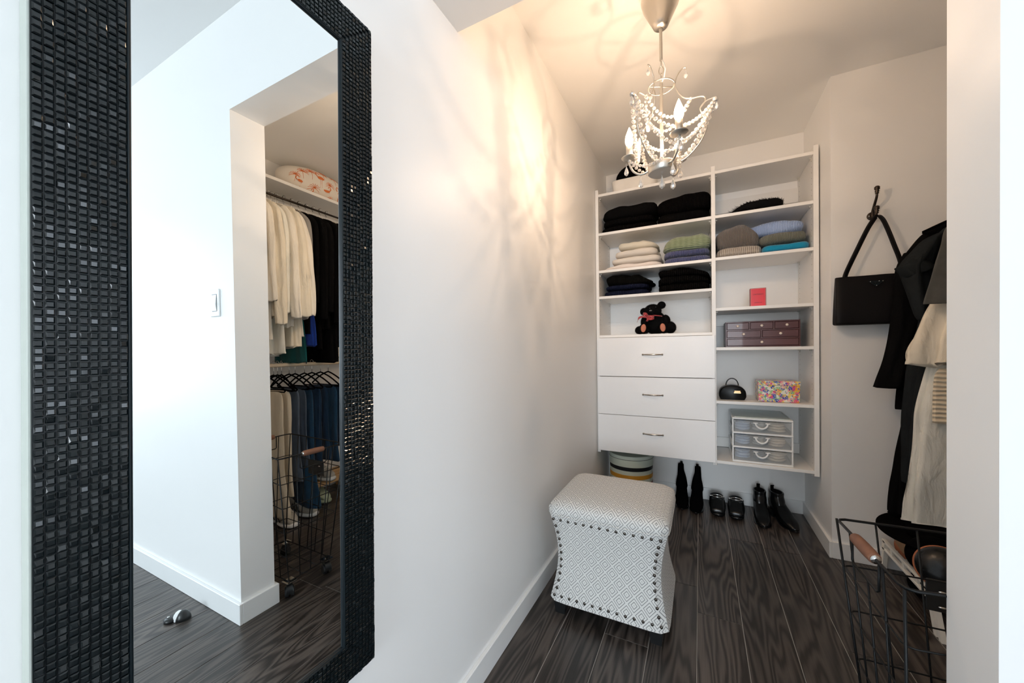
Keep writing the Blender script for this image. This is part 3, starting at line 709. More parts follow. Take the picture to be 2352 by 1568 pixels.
# ------------------------------------------------------------------ items above the unit
tb = thing('storage_basket', 'white fabric bin on top of the shelving unit', 'storage bin', (.25, 2.75, 2.157))
bb = MB().loft([(.25, 2.75, 2.248, .145, .120), (.25, 2.75, 2.24, .147, .122), (.25, 2.75, 2.20, .143, .118), (.25, 2.75, 2.16, .138, .114), (.25, 2.75, 2.157, .136, .112)], 56, 16, 8, .02, 4, 1)
obj('bin', bb, M['white_fabric'], tb, True)
o = obj('folded_hat', MB().ball((.25, 2.75, 2.30), (.132, .105, .075), 36, 18, lambda v: v+Vector((0, 0, .010*noise.noise(v*14)))), M['felt'], None, True, org=(.25, 2.75, 2.24))
tag(o, 'black hat heaped in the white bin above the shelving unit', 'hat')
# ------------------------------------------------------------------ teddy bear
bearc = (.375, 2.70, 1.175)
bear = thing('teddy_bear', 'black plush teddy bear with a red bow sitting on the shelf', 'teddy bear', bearc)
def BL(*balls):
    m = MB()
    for c, r in balls: m.ball(c, r, 20, 12)
    return m
bx, by, bz = bearc
body = BL(((bx+.005, by+.01, bz+.066), (.070, .055, .068)), ((bx+.01, by+.01, bz+.115), (.052, .045, .04)),
          ((bx-.010, by-.022, bz+.158), (.056, .050, .046)), ((bx-.012, by-.062, bz+.147), (.026, .026, .022)),
          ((bx-.068, by-.010, bz+.158), (.026, .014, .026)), ((bx+.045, by-.008, bz+.196), (.027, .014, .025)),
          ((bx-.065, by-.020, bz+.085), (.024, .026, .038)), ((bx-.092, by-.030, bz+.030), (.034, .035, .028)),
          ((bx+.070, by-.005, bz+.085), (.030, .030, .045)), ((bx+.100, by-.020, bz+.042), (.036, .038, .040)),
          ((bx-.062, by-.060, bz+.036), (.034, .050, .034)), ((bx+.062, by-.060, bz+.040), (.036, .052, .038)))
bo = obj('body', body, M['fur'], bear, True)
rm = bo.modifiers.new('r', 'REMESH'); rm.mode = 'VOXEL'; rm.voxel_size = .0035
dg = bpy.context.evaluated_depsgraph_get(); me2 = bpy.data.meshes.new_from_object(bo.evaluated_get(dg)); bo.modifiers.clear(); bo.data = me2
for p in me2.polygons: p.use_smooth = True
fm = MB()
for i, p in enumerate(me2.polygons):
    if i % 2: continue
    c = p.center+Vector(bearc); dr = (p.normal+Vector((rf.uniform(-.5, .5), rf.uniform(-.5, .5), -.5))).normalized(); L = rf.uniform(.003, .007)
    tip = c+dr*L
    if tip.z < bz+.001: continue
    fm.add([c+Vector((.0007, 0, .0004)), c-Vector((.0007, 0, 0)), tip], [(0, 1, 2)])
obj('fur_hairs', fm, M['fur'], bear, kind='stuff')
for x, z in ((bx-.022, bz+.172), (bx+.014, bz+.178)): obj('eye', BL(((x, by-.070, z), .0042)), mat('bear_eye', (.004, .003, .003), .05, coat=1), bear, True)
obj('nose', BL(((bx-.016, by-.086, bz+.156), (.0095, .004, .005))), mat('nose_thread', (.13, .12, .11), .6), bear, True, label='dark grey stitched nose')
for x, tl in ((bx-.060, .12), (bx+.060, -.12)):
    obj('paw_pad', MB().ball((0, 0, 0), (.0165, .005, .027), 20, 10).xf(Matrix.Translation((x, by-.108, bz+.040)) @ Matrix.Rotation(tl, 4, 'Y')), M['pad'], bear, True, label='tan leather paw pad')
bow = MB()
bc = Vector((bx-.038, by-.078, bz+.112))
for pts in ([(0, 0, 0), (.020, -.010, .006), (.042, -.006, -.004), (.020, -.014, -.012), (0, 0, -.004)], [(0, 0, 0), (-.016, -.004, .018), (-.024, -.002, .026), (-.008, -.008, .024), (.004, 0, .006)]):
    bow.ribbon([bc+Vector(p) for p in smooth(pts, 5)], .016, .0012, (0, .25, 1))
bow.ribbon([bc+Vector(p) for p in smooth([(0, 0, 0), (-.030, -.003, .006), (-.054, -.002, -.002), (-.066, 0, -.030)], 6)], [.008+.011*i/18 for i in range(19)], .0012, (.3, .2, 1))
bow.ribbon([bc+Vector(p) for p in smooth([(0, 0, 0), (.004, -.006, -.014), (-.004, -.002, -.026)], 6)], .013, .0012, (1, .2, .2))
bow.ball(bc, (.008, .007, .007))
bow.tube([Vector((bx, by-.01, bz+.125))+Vector((.047*math.cos(t), .046*math.sin(t)-.012, -.006*math.cos(t))) for t in [2*PI*i/24 for i in range(24)]], .004, 6, True)
obj('bow', bow, M['redbow'], bear, True, label='red satin ribbon bow')
# ------------------------------------------------------------------ perfume carton
pb = thing('perfume_carton', 'small red perfume carton on the right-hand shelf', 'box', (.961, 2.65, 1.322))
obj('carton', MB().box((.921, 2.63, 1.322), (1.001, 2.672, 1.431), .0008), M['redside'], pb)
obj('front_panel', MB().box((.9255, 2.6285, 1.325), (.9965, 2.6301, 1.4275), .0003), M['red'], pb, label='bright red front panel')
obj('border_line', B(((.9245, 2.6288, 1.324), (.9975, 2.6298, 1.4285))), mat('pink_border', (.9, .42, .38), .4), pb)
F_ = lambda x, y, z: Matrix.Translation((x, y, z)) @ Matrix.Rotation(PI/2, 4, 'X')
obj('lettering', MB().text("L'INTERDIT", .0105, F_(.961, 2.6284, 1.390)), M['darkred'], pb)
obj('lettering', MB().text("GIVENCHY", .0082, F_(.961, 2.6284, 1.342)), M['darkred'], pb)
# ------------------------------------------------------------------ jewellery chest
jc = thing('jewellery_chest', 'dark mahogany mini chest of six drawers on the shelf', 'mini drawers', (.981, 2.75, 1.081))
A0, A1, Z0, Z1, FY, BY_ = .793, 1.169, 1.081, 1.237, 2.66, 2.86
ft = .0075
sh = MB().box((A0, FY, Z0), (A1, BY_, Z0+ft), .001).box((A0, FY, Z1-ft), (A1, BY_, Z1), .001).box((A0, FY, Z0+ft), (A0+ft, BY_, Z1-ft), .001).box((A1-ft, FY, Z0+ft), (A1, BY_, Z1-ft), .001)
sh.box((A0+ft, BY_-.006, Z0+ft), (A1-ft, BY_, Z1-ft))
hh = (Z1-Z0-4*ft)/3
rows = [(3, 2), (2, 1), (1, 0)]
for n_, lv in rows[:2]: sh.box((A0+ft, FY+.001, Z0+ft+lv*(hh+ft)-ft), (A1-ft, BY_-.006, Z0+ft+lv*(hh+ft)))
obj('case', sh, M['mahog'], jc)
for n_, lv in rows:
    z0 = Z0+ft+lv*(hh+ft); wd = (A1-A0-2*ft-(n_-1)*ft)/n_
    for i in range(n_):
        a = A0+ft+i*(wd+ft)
        if i: obj('divider', MB().box((a-ft, FY+.001, z0), (a, BY_-.006, z0+hh)), M['mahog'], jc)
        d = obj('drawer', MB().box((a+.0015, FY-.001, z0+.0015), (a+wd-.0015, FY+.15, z0+hh-.0015), .0012), M['mahog_front'], jc)
        obj('knob', MB().lathe([(.003, 0), (.0035, .004), (.0075, .008), (.0078, .011), (.005, .0145), (.0006, .0155)], 16, (a+wd/2, FY-.001, z0+hh/2), Matrix.Rotation(PI/2, 4, 'X')), M['palewood'] if 0 else mat('pearl_knob', (.80, .70, .62), .25, coat=.5), d, True)
# ------------------------------------------------------------------ little vanity purse
vp = thing('vanity_purse', 'small black rounded box purse with a top handle beside the floral box', 'handbag', (.83, 2.68, .755))
def hump(y, s, n=26):
    out = []
    for i in range(n):
        t = i/(n-1); a = PI*t
        x = .829-.073*s*math.cos(a); z = .755+.018+.071*s*(math.sin(a)**.62)
        out.append((x, y, z))
    out = [(.829-.064*s, y, .7552)]+out+[(.829+.064*s, y, .7552)]
    return out
hr = [hump(2.656, .90), hump(2.659, .97), hump(2.664, 1), hump(2.74, 1), hump(2.746, .96), hump(2.748, .9)]
n_ = len(hr[0]); pm = MB().add([p for r in hr for p in r], [(i*n_+k_, i*n_+(k_+1) % n_, i*n_+n_+(k_+1) % n_, i*n_+n_+k_) for i in range(5) for k_ in range(n_)]+[tuple(range(n_)), tuple(5*n_+k_ for k_ in range(n_))])
obj('body', pm, M['purse'], vp, 'auto')
obj('handle', MB().tube([(.829-.034*math.cos(PI*i/16)*(1.1-.1*abs(math.cos(PI*i/16))), 2.70, .836+.048*math.sin(PI*i/16)) for i in range(17)], .0033, 8), M['leather'], vp, True)
for x in (.796, .862): obj('handle_ring', ring((x, 2.70, .838), .0045, .0011, 'x', 14), M['gold'], vp, True)
ck = MB().box((.835, 2.6535, .795), (.873, 2.657, .803), .001).box((.837, 2.652, .8045), (.871, 2.657, .812), .0015); obj('clasp', ck, M['gold'], vp, label='gold clasp')
# ------------------------------------------------------------------ floral box
def floral():
    m = mat('floral_print', (.85, .83, .74), .35, coat=.2); nt = m.node_tree; P = nt.nodes['Principled BSDF']; L = nt.links
    tc = nt.nodes.new('ShaderNodeTexCoord'); last = None
    base = nt.nodes.new('ShaderNodeRGB'); base.outputs[0].default_value = (.82, .80, .70, 1); last = base.outputs[0]
    wn = nt.nodes.new('ShaderNodeTexNoise'); wn.inputs['Scale'].default_value = 45; wn.inputs['Detail'].default_value = 2; L.new(tc.outputs['Object'], wn.inputs['Vector'])
    wm = nt.nodes.new('ShaderNodeVectorMath'); wm.operation = 'MULTIPLY_ADD'; wm.inputs[1].default_value = (.018,)*3; L.new(wn.outputs['Color'], wm.inputs[0]); L.new(tc.outputs['Object'], wm.inputs[2])
    for i, (c, sc, r, off) in enumerate((((.30, .52, .20), 44, .42, 1), ((.86, .42, .40), 26, .40, 11), ((.90, .40, .02), 19, .36, 2), ((.04, .07, .40), 21, .34, 5), ((.75, .08, .20), 36, .34, 8), ((.90, .62, .08), 40, .32, 14), ((.05, .10, .5), 64, .30, 17), ((.15, .42, .22), 70, .24, 23))):
        mp = nt.nodes.new('ShaderNodeMapping'); mp.inputs['Location'].default_value = (off*1.7, off*.9, off*2.3); L.new(wm.outputs[0], mp.inputs['Vector'])
        v = nt.nodes.new('ShaderNodeTexVoronoi'); v.inputs['Scale'].default_value = sc; L.new(mp.outputs[0], v.inputs['Vector'])
        # petals: rings inside the cell
        rr_ = nt.nodes.new('ShaderNodeValToRGB'); e = rr_.color_ramp.elements; rr_.color_ramp.interpolation = 'CONSTANT'
        e[0].position = 0; e[0].color = (1, 1, 1, 1); e[1].position = r; e[1].color = (0, 0, 0, 1)
        k1 = e.new(r*.55); k1.color = (.15, .15, .15, 1); k2 = e.new(r*.68); k2.color = (1, 1, 1, 1)
        L.new(v.outputs['Distance'], rr_.inputs[0])
        mx = nt.nodes.new('ShaderNodeMix'); mx.data_type = 'RGBA'; L.new(rr_.outputs[0], mx.inputs[0]); L.new(last, mx.inputs[6]); mx.inputs[7].default_value = (*c, 1); last = mx.outputs[2]
    L.new(last, P.inputs['Base Color']); return m
M['floral'] = floral()
fx = thing('floral_box', 'lidded gift box with a bright floral print beside the black purse', 'box', (1.06, 2.70, .755))
obj('box_base', MB().box((.960, 2.632, .755), (1.160, 2.775, .852), .002), M['floral'], fx)
obj('lid', MB().box((.957, 2.629, .852), (1.163, 2.778, .878), .003), M['floral'], fx)
# ------------------------------------------------------------------ clear plastic drawer tower
pt = thing('plastic_drawer_tower', 'white plastic tower of three see-through drawers on the bottom shelf', 'drawer tower', (.972, 2.74, .387))
M['hazy'] = mat('hazy_plastic', (.80, .84, .86), .15, alpha=.20)
PX0, PX1, PY0, PY1, PZ0 = .822, 1.124, 2.604, 2.93, .387
dh = .086
for i in range(4):
    z = PZ0+i*dh
    obj('frame_tier', MB().box((PX0, PY0, z-.001 if i else z), (PX1, PY1, z+.010), .002), M['white_plastic'], pt)
obj('top_panel', MB().box((PX0+.012, PY0+.012, PZ0+3*dh+.010), (PX1-.012, PY1-.012, PZ0+3*dh+.014), .001), mat('grey_translucent_top', (.55, .62, .60), .25), pt, label='translucent grey top panel')
for i in range(3):
    z = PZ0+i*dh
    for x in (PX0, PX1-.008):
        fr = MB(); fr.box((x, PY0+.004, z+.010), (x+.008, PY0+.016, z+dh-.001), .001); fr.box((x, PY1-.014, z+.010), (x+.008, PY1, z+dh-.001), .001)
        fr.box((x+.003, PY0+.014, z+.010), (x+.005, PY1-.012, z+.026)); obj('side_frame', fr, M['white_plastic'], pt)
cl = [cloth('sock_'+n, c, .2, fold=.6) for n, c in (('blue', (.45, .58, .78)), ('beige', (.68, .60, .48)), ('grey', (.55, .55, .52)), ('dark', (.14, .18, .22)), ('sand', (.74, .64, .52)))]
for i in range(3):
    z = PZ0+i*dh+.012; a, b = PX0+.011, PX1-.011; y = PY0+.002
    t = .002
    d = obj('drawer', B(((a, y, z), (b, y+t, z+dh-.018)), ((a, y+t, z), (b, PY1-.03, z+t)), ((a, y+t, z+t), (a+t, PY1-.03, z+dh-.02)), ((b-t, y+t, z+t), (b, PY1-.03, z+dh-.02)), ((a+t, PY1-.032, z+t), (b-t, PY1-.03, z+dh-.02))), M['hazy'], pt)
    h = MB().tube([(.972-.030*math.cos(PI*k_/14), y-.010+.004*abs(math.cos(PI*k_/14)), z+dh-.030-.030*math.sin(PI*k_/14)) for k_ in range(15)], [.0042+.0012*math.sin(PI*k_/14) for k_ in range(15)], 8)
    for sx in (-1, 1): h.box((.972+sx*.030-.012, y-.008, z+dh-.033), (.972+sx*.030+.012, y+.001, z+dh-.026), .002)
    obj('handle', h, M['white_plastic'], d, True)
    for j, (xa, xb) in enumerate(((a+.006, a+.088), (a+.098, a+.160), (a+.170, b-.012))):
        mb = MB()
        for q in range(3):
            rs = random.Random(i*9+j*3+q); zz = z+.004+q*.016
            mb.ball(((xa+xb)/2, y+.06+rs.uniform(0, .01), zz+.009), ((xb-xa)/2*rs.uniform(.85, 1), .050, .012), 24, 10, lambda v, i=i, j=j: v+Vector((.006*noise.noise(v*40+Vector((i*5, j*7, 0))), .004*noise.noise(v*35), .006*noise.noise(v*30+Vector((j, 9, i))))))
        o = obj('folded_cloth', mb, cl[(0, 3, 1)[j] if i == 0 else (0, 2, 4)[j] if i == 1 else (0, 2, 1)[j]], None, True, org=((xa+xb)/2, y+.06, z+.002))
        cn = (('blue', 'dark', 'beige'), ('blue', 'grey', 'sand'), ('blue', 'grey', 'beige'))[i][j]
        tag(o, f"{cn} folded cloth in the {('bottom', 'middle', 'top')[i]} clear drawer, {('at its left end', 'behind the handle', 'at its right end')[j]}", 'folded cloth')
# ------------------------------------------------------------------ wall hooks and hanging bag
def hook_at(x, label):
    h = thing('coat_hook', label, 'hook', (x, YH, 1.725))
    y = YH
    obj('back_plate', MB().lathe([(.001, 0), (.020, 0), (.020, .003), (.016, .006), (.001, .006)], 24, (x, y, 1.712), Matrix.Rotation(PI/2, 4, 'X')), M['bronze'], h, True)
    for dx in (-.012, .012): obj('screw', MB().ball((x+dx, y-.0065, 1.712), (.003, .002, .003), 10, 6), M['chrome'], h, True)
    up_ = smooth([(x, y-.004, 1.700), (x, y-.010, 1.730), (x+.001, y-.030, 1.762), (x+.002, y-.048, 1.788), (x+.002, y-.052, 1.806)])
    obj('upper_prong', MB().tube(up_, [.0065-.002*i/32 for i in range(33)], 10), M['bronze'], h, True)
    kn = lambda z0, yy: MB().lathe([(.003, z0), (.0085, z0+.004), (.005, z0+.008), (.0095, z0+.012), (.006, z0+.017), (.0100, z0+.022), (.0105, z0+.033), (.006, z0+.038), (.001, z0+.039)], 14, (x+.002, yy, 0))
    obj('upper_knob', kn(1.800, y-.053), M['bronze'], h, True)
    lo = smooth([(x, y-.004, 1.712), (x, y-.018, 1.694), (x, y-.036, 1.690), (x, y-.048, 1.700), (x, y-.049, 1.712)])
    obj('lower_prong', MB().tube(lo, .0055, 10), M['bronze'], h, True)
    obj('lower_knob', kn(1.708, y-.049), M['bronze'], h, True)
    return h
hook_at(1.402, 'dark bronze double coat hook holding the black shoulder bag')
hook_at(1.76, 'dark bronze coat hook behind the hanging clothes, hidden by the doorway edge')
bag = thing('shoulder_bag', 'black nylon shoulder bag with a triangle badge hanging from the hook', 'handbag', (1.36, 2.37, 1.18))
bw = MB()
rows_ = [(1.3655, 2.368, 1.417, .113, .010), (1.3655, 2.366, 1.41, .114, .014), (1.364, 2.362, 1.33, .116, .024), (1.363, 2.360, 1.26, .117, .030), (1.362, 2.360, 1.20, .117, .031), (1.362, 2.361, 1.187, .115, .028), (1.362, 2.362, 1.183, .108, .020)]
bw.loft(rows_, 72, 30, 9, .05, 2, 3)
obj('body', bw, M['nylon'], bag, 'auto')
obj('top_seam', MB().tube([(1.256+.218*i/10, 2.354, 1.4165+.001*math.sin(i)) for i in range(11)], .0015, 6), M['nylon'], bag, True)
sp_ = smooth([(1.283, 2.362, 1.395), (1.292, 2.362, 1.44), (1.330, 2.362, 1.54), (1.368, 2.362, 1.635), (1.390, 2.363, 1.678), (1.4035, 2.364, 1.697), (1.418, 2.363, 1.690), (1.434, 2.362, 1.655), (1.462, 2.362, 1.56), (1.488, 2.362, 1.455), (1.470, 2.362, 1.40)], 6)
obj('strap', MB().ribbon(sp_, .021, .004, (1, .45, 0)), M['nylon'], bag, True)
bd = MB()
cxb, czb, yb_ = 1.393, 1.377, 2.3335
bd.add([(cxb-.029, yb_, czb+.010), (cxb+.029, yb_, czb+.010), (cxb, yb_, czb-.017), (cxb-.029, yb_-.003, czb+.010), (cxb+.029, yb_-.003, czb+.010), (cxb, yb_-.003, czb-.017)], [(0, 1, 2), (3, 4, 5), (0, 1, 4, 3), (1, 2, 5, 4), (2, 0, 3, 5)])
bdo = obj('badge', bd, M['bevel'], bag, label='black enamel triangle badge with silver rivets')
rv = MB()
for dx, dz in ((-.022, .007), (.022, .007), (.009, .0075), (0, -.012)): rv.ball((cxb+dx, yb_-.0035, czb+dz), (.0022, .0015, .0018), 10, 6)
obj('rivet', rv, M['chrome'], bdo, True, kind='stuff')
obj('lettering', MB().text("PRADA", .0085, F_(cxb, yb_-.0032, czb-.0035)), M['chrome'], bdo)
# ------------------------------------------------------------------ hangers and clothes
def hanger_mb(cx, y, ztop, half=.205, drop=.075, r=.0035, hook=.05, bar=True, hr=.0018, ang=0):
    """hanger in the x-z plane: hook over a rod at (cx, y, ztop)"""
    m = MB(); zs = ztop-hook
    m.tube([(cx+.016*math.cos(t), y, ztop-.004+.016*math.sin(t)) for t in [PI*1.05-PI*1.05*i/12*1.25 for i in range(13)]]+[(cx+.006, y, ztop-.022), (cx, y, ztop-.030), (cx, y, zs)], hr, 6)
    n = MB()
    arm = smooth([(cx-half, y, zs-drop), (cx-half*.55, y, zs-drop*.42), (cx-.02, y, zs-.003), (cx+.02, y, zs-.003), (cx+half*.55, y, zs-drop*.42), (cx+half, y, zs-drop)], 5)
    n.tube(arm, r, 6)
    if bar: n.tube([(cx-half, y, zs-drop), (cx-half+.01, y, zs-drop-.008), (cx+half-.01, y, zs-drop-.008), (cx+half, y, zs-drop)], r*.9, 6)
    return m, n
def hanger(cx, y, ztop, label, group, mhook, mbody, **k):
    h = thing('clothes_hanger', label, 'hanger', (cx, y, ztop), group=group)
    a, b = hanger_mb(cx, y, ztop, **k); obj('hook', a, mhook, h, True); obj('shoulder_bar', b, mbody, h, True); return h
CL = dict(black=cloth('black_cloth', (.0045, .0045, .005), .2, fold=.5), gauze=cloth('charcoal_gauze', (.017, .020, .022), .35, 90, fold=.5), greytee=cloth('heather_grey', (.095, .095, .09), .55, 160),
          cream=cloth('cream_linen', (.80, .74, .62), .08, fold=.5), ivory=cloth('ivory_cotton', (.84, .80, .72), .07, fold=.5), white=cloth('white_linen', (.82, .82, .76), .07, fold=.6), beige=knit('beige_ripple', (.80, .70, .54), (.62, .52, .38), 17, True, .8, .006, False),
          tan=cloth('sand_twill', (.66, .59, .47), .08, fold=.35), slate=cloth('slate_jersey', (.085, .115, .165), .15, fold=.4), jean=cloth('dark_denim', (.008, .030, .068), .5, 300, fold=.5), jean2=cloth('mid_denim', (.015, .058, .12), .5, 300, fold=.5),
          teal=cloth('teal_cloth', (.005, .09, .10), .15), cobalt=cloth('cobalt_cloth', (.01, .05, .35), .15), grey=cloth('grey_marl_cloth', (.30, .29, .28), .1), sash=cloth('blue_stripe', (.55, .58, .68), .2))
def garment(name, label, m, body, sleeves=(), fold=.25, fn=5, seed=0, hem=.01, e=2.4, cat='shirt', group=None, n=56, steps=44):
    mb = MB().loft(body, n, steps, e, fold, fn, seed, hem)
    for s_ in sleeves: mb.loft(s_, 28, 26, 2.0, fold*.8, 3, seed+2, hem*.5)
    c = body[-1]
    o = obj(name, mb, m, None, True, org=(c[0], c[1], c[2]))
    return tag(o, label, cat, group)
def rowsLR(y, ry, pts, xr=1.98):
    return [((xl+xr_)/2, y, z, (xr_-xl)/2, ry_) for (z, xl, xr_, ry_) in [(p[0], p[1], p[2] if len(p) > 2 else xr, p[3] if len(p) > 3 else ry) for p in pts]]
# clothes on the second hook, partly hidden by the doorway edge (back to front)
garment('black_trousers', 'long black trousers hanging lowest behind the other clothes on the hook', CL['black'], rowsLR(2.325, .022, [(1.05, 1.53, 1.9), (.95, 1.50, 1.9), (.813, 1.482, 1.9), (.674, 1.468, 1.9), (.514, 1.454, 1.9), (.40, 1.444, 1.9), (.300, 1.434, 1.9)]), seed=1, cat='trousers', fold=.3)
garment('black_jacket', 'black wide-sleeved jacket hanging at the back beside the shoulder bag', CL['black'], rowsLR(2.315, .036, [(1.640, 1.70, 1.86, .012), (1.625, 1.63, 1.92, .02), (1.585, 1.55, 2.0, .03), (1.52, 1.497, 2.05, .036), (1.47, 1.470, 2.06), (1.40, 1.462, 2.06), (1.29, 1.470, 2.06), (1.20, 1.475, 2.06), (1.05, 1.470, 2.06), (.90, 1.462, 2.06), (.80, 1.458, 2.06), (.785, 1.462, 2.06)]),
        [[(1.500, 2.315, 1.50, .020, .022), (1.490, 2.315, 1.42, .040, .030), (1.487, 2.312, 1.26, .050, .034), (1.470, 2.310, 1.12, .046, .034), (1.450, 2.308, 1.01, .045, .034), (1.432, 2.305, .93, .048, .034), (1.425, 2.304, .886, .052, .034)]], seed=2, cat='jacket', fold=.2, hem=.006)
cu_ = MB().loft([(1.438, 2.29, 1.435, .004, .008), (1.440, 2.285, 1.425, .016, .016), (1.452, 2.285, 1.41, .018, .016), (1.458, 2.29, 1.400, .010, .010)], 20, 8)
# gauze shirt dress with rolled cuff
garment('gauze_shirt_dress', 'charcoal gauze shirt dress with a rolled short sleeve', CL['gauze'], rowsLR(2.235, .032, [(1.610, 1.66, 1.88, .012), (1.59, 1.60, 1.92, .02), (1.560, 1.565, 1.96, .026), (1.50, 1.538, 1.98), (1.37, 1.520, 1.99), (1.18, 1.506, 1.99), (1.067, 1.485, 1.99), (.877, 1.463, 1.99), (.685, 1.452, 1.99), (.52, 1.450, 1.99), (.470, 1.452, 1.99)]),
        [[(1.560, 2.225, 1.555, .012, .018), (1.535, 2.222, 1.53, .030, .030), (1.510, 2.218, 1.485, .042, .036), (1.487, 2.214, 1.445, .050, .038), (1.478, 2.212, 1.415, .052, .040), (1.484, 2.212, 1.37, .046, .036), (1.492, 2.212, 1.30, .036, .030), (1.498, 2.212, 1.22, .022, .024), (1.498, 2.213, 1.190, .010, .014)]], seed=4, fold=.22, fn=6, cat='dress', hem=.006)
o = obj('rolled_cuff', MB().add([], []), M['felt']) if 0 else None
cf_ = MB().loft([(1.4655, 2.208, 1.442, .040, .034), (1.466, 2.208, 1.438, .046, .040), (1.474, 2.206, 1.412, .050, .043), (1.482, 2.206, 1.386, .050, .042), (1.484, 2.207, 1.382, .044, .038)], 32, 10, 2.0, .08, 3, 4)
cf_.xf(Matrix.Translation((1.47, 2.208, 1.41)) @ Matrix.Rotation(math.radians(-24), 4, 'Y') @ Matrix.Translation((-1.47, -2.208, -1.41)))
dress = [x for x in bpy.data.objects if x.name.startswith('gauze_shirt_dress')][0]
obj('rolled_cuff', cf_, CL['gauze'], dress, True)
garment('linen_skirt', 'long cream linen skirt hanging nearly to the floor by the doorway edge', CL['white'], rowsLR(2.185, .016, [(1.06, 1.54, 1.92, .010), (1.013, 1.515, 1.93, .013), (.884, 1.492, 1.94), (.75, 1.480, 1.94), (.606, 1.472, 1.95), (.45, 1.462, 1.95), (.335, 1.456, 1.95), (.322, 1.458, 1.95)]), seed=6, fold=.45, fn=7, cat='skirt', hem=.006)
garment('cream_blouse', 'cream blouse with a frilled hem under the grey shirt', CL['cream'], rowsLR(2.150, .014, [(1.42, 1.60, 1.9, .008), (1.30, 1.535, 1.93), (1.245, 1.505, 1.93, .015), (1.141, 1.472, 1.93, .018), (1.08, 1.454, 1.94, .021), (1.035, 1.447, 1.94, .024), (1.005, 1.445, 1.94, .025)]), seed=9, fold=.5, fn=9, cat='blouse', hem=.020)
garment('grey_tshirt', 'heather grey short-sleeved top nearest the doorway edge', CL['greytee'], rowsLR(2.105, .014, [(1.60, 1.62, 1.88, .006), (1.58, 1.565, 1.92, .010), (1.545, 1.530, 1.94), (1.48, 1.520, 1.95), (1.42, 1.508, 1.95), (1.33, 1.492, 1.95), (1.256, 1.476, 1.95), (1.250, 1.477, 1.95)]), seed=11, fold=.15, cat='shirt', hem=.002)
garment('ripple_knit_top', 'beige ripple-knit top at the doorway edge over the long cream skirt', CL['beige'], rowsLR(2.155, .010, [(.985, 1.53, 1.90), (.95, 1.516, 1.91), (.86, 1.512, 1.91), (.77, 1.511, 1.91), (.758, 1.513, 1.91)]), seed=12, fold=.1, cat='knit top', hem=0)
h = thing('clothes_hanger', 'black velvet hanger showing above the grey shirt at the doorway edge', 'hanger', (1.76, 2.27, 1.70))
a, b = hanger_mb(1.76, 2.27, 1.703, half=.235, drop=.085, r=.006, hook=.042); obj('hook', a, M['chrome'], h, True); obj('shoulder_bar', b, M['felt'], h, True)
# ------------------------------------------------------------------ wardrobe on the right wall, seen in the mirror
ws = thing('wardrobe_shelf', 'long white shelf above the hanging rail, seen in the mirror', 'shelf', (1.93, 1.7, 2.18))
obj('board', MB().box((1.775, Y1+T, 2.176), (W, YH-.001, 2.196), .001), M['melamine'], ws)
rl = thing('hanging_rail', 'upper clothes rail under the white shelf, seen in the mirror', 'rail', (1.82, 1.7, 2.09))
obj('tube', MB().tube([(1.82, Y1+T+.002, 2.095), (1.82, YH-.002, 2.095)], .007, 14), M['bronze'], rl, True)
for y in (1.2, 1.95): obj('rail_bracket', MB().tube([(1.82, y, 2.10), (1.82, y, 2.175)], .004, 8), M['chrome'], rl, True)
rl2 = thing('lower_rail', 'pale lower clothes rail holding the trousers, seen in the mirror', 'rail', (1.80, 1.7, 1.005))
obj('tube', MB().tube([(1.80, Y1+T+.002, 1.005), (1.80, 2.05, 1.005)], .0125, 16), M['palewood'], rl2, True)
obj('support_shelf', MB().box((1.90, Y1+T, 1.06), (W, 2.05, 1.078), .001), M['melamine'], rl2)
obj('rail_bracket', MB().tube([(1.80, 1.95, 1.005), (1.88, 1.95, 1.04), (W, 1.95, 1.05)], .006, 8), M['chrome'], rl2, True)
rs = random.Random(11)
ys = [1.16+.036*i for i in range(25)]
def shirt(y, m, label, zb, seed, cx=1.82, wd=.20, slb=1.35, ry=.020, cat='shirt', group=None, slx=0, fold=.3, splay=0):
    bd = [(cx, y, 2.030, .045, .010), (cx, y, 2.016, .085, .014), (cx, y, 1.985, wd*.82, ry*.8), (cx, y, 1.95, wd, ry), (cx, y, 1.85, wd*.98, ry*1.1), (cx, y, 1.6, wd*.98, ry*1.2), (cx, y, zb+.06, wd*1.04, ry*1.25), (cx, y, zb, wd*1.05, ry*1.2)]
    sl = []
    for s_ in (-1, 1):
        p_ = -splay if s_ < 0 else 0; q_ = .0 if s_ < 0 else -.045
        sl.append([(cx+s_*(wd-.02), y, 1.965, .020, .018), (cx+s_*(wd+.02)+q_*.3, y, 1.90, .040, .022), (cx+s_*(wd+.030+slx*.4)+p_*.5+q_, y-.004, 1.75, .048, .024), (cx+s_*(wd+.030+slx*.6)+p_*.8+q_, y-.006, 1.55, .044, .022), (cx+s_*(wd+.028+slx)+p_+q_, y-.008, slb+.05, .042, .020), (cx+s_*(wd+.028+slx)+p_+q_, y-.008, slb, .040, .018)])
    return garment('hanging_shirt' if cat == 'shirt' else 'hanging_jacket', label, m, bd, [s for s in sl], fold=fold, fn=5, seed=seed, hem=.012, cat=cat, group=group, n=44, steps=34)
order = [('cream', 'cream linen shirt nearest the doorway end of the upper rail', 1.30, 1.33), ('ivory', 'ivory shirt second on the upper rail, seen in the mirror', 1.16, 1.38), ('cream', 'cream shirt third on the upper rail, seen in the mirror', 1.30, 1.25), ('white', 'white shirt fourth on the upper rail, seen in the mirror', 1.08, 1.32),
         ('ivory', 'ivory shirt fifth on the upper rail, seen in the mirror', 1.24, 1.29), ('cream', 'long cream shirt sixth on the upper rail with a low hem', 1.12, 1.30), ('ivory', 'wide ivory shirt last of the pale shirts, next to the grey one', 1.18, 1.31)]
y = 1.215
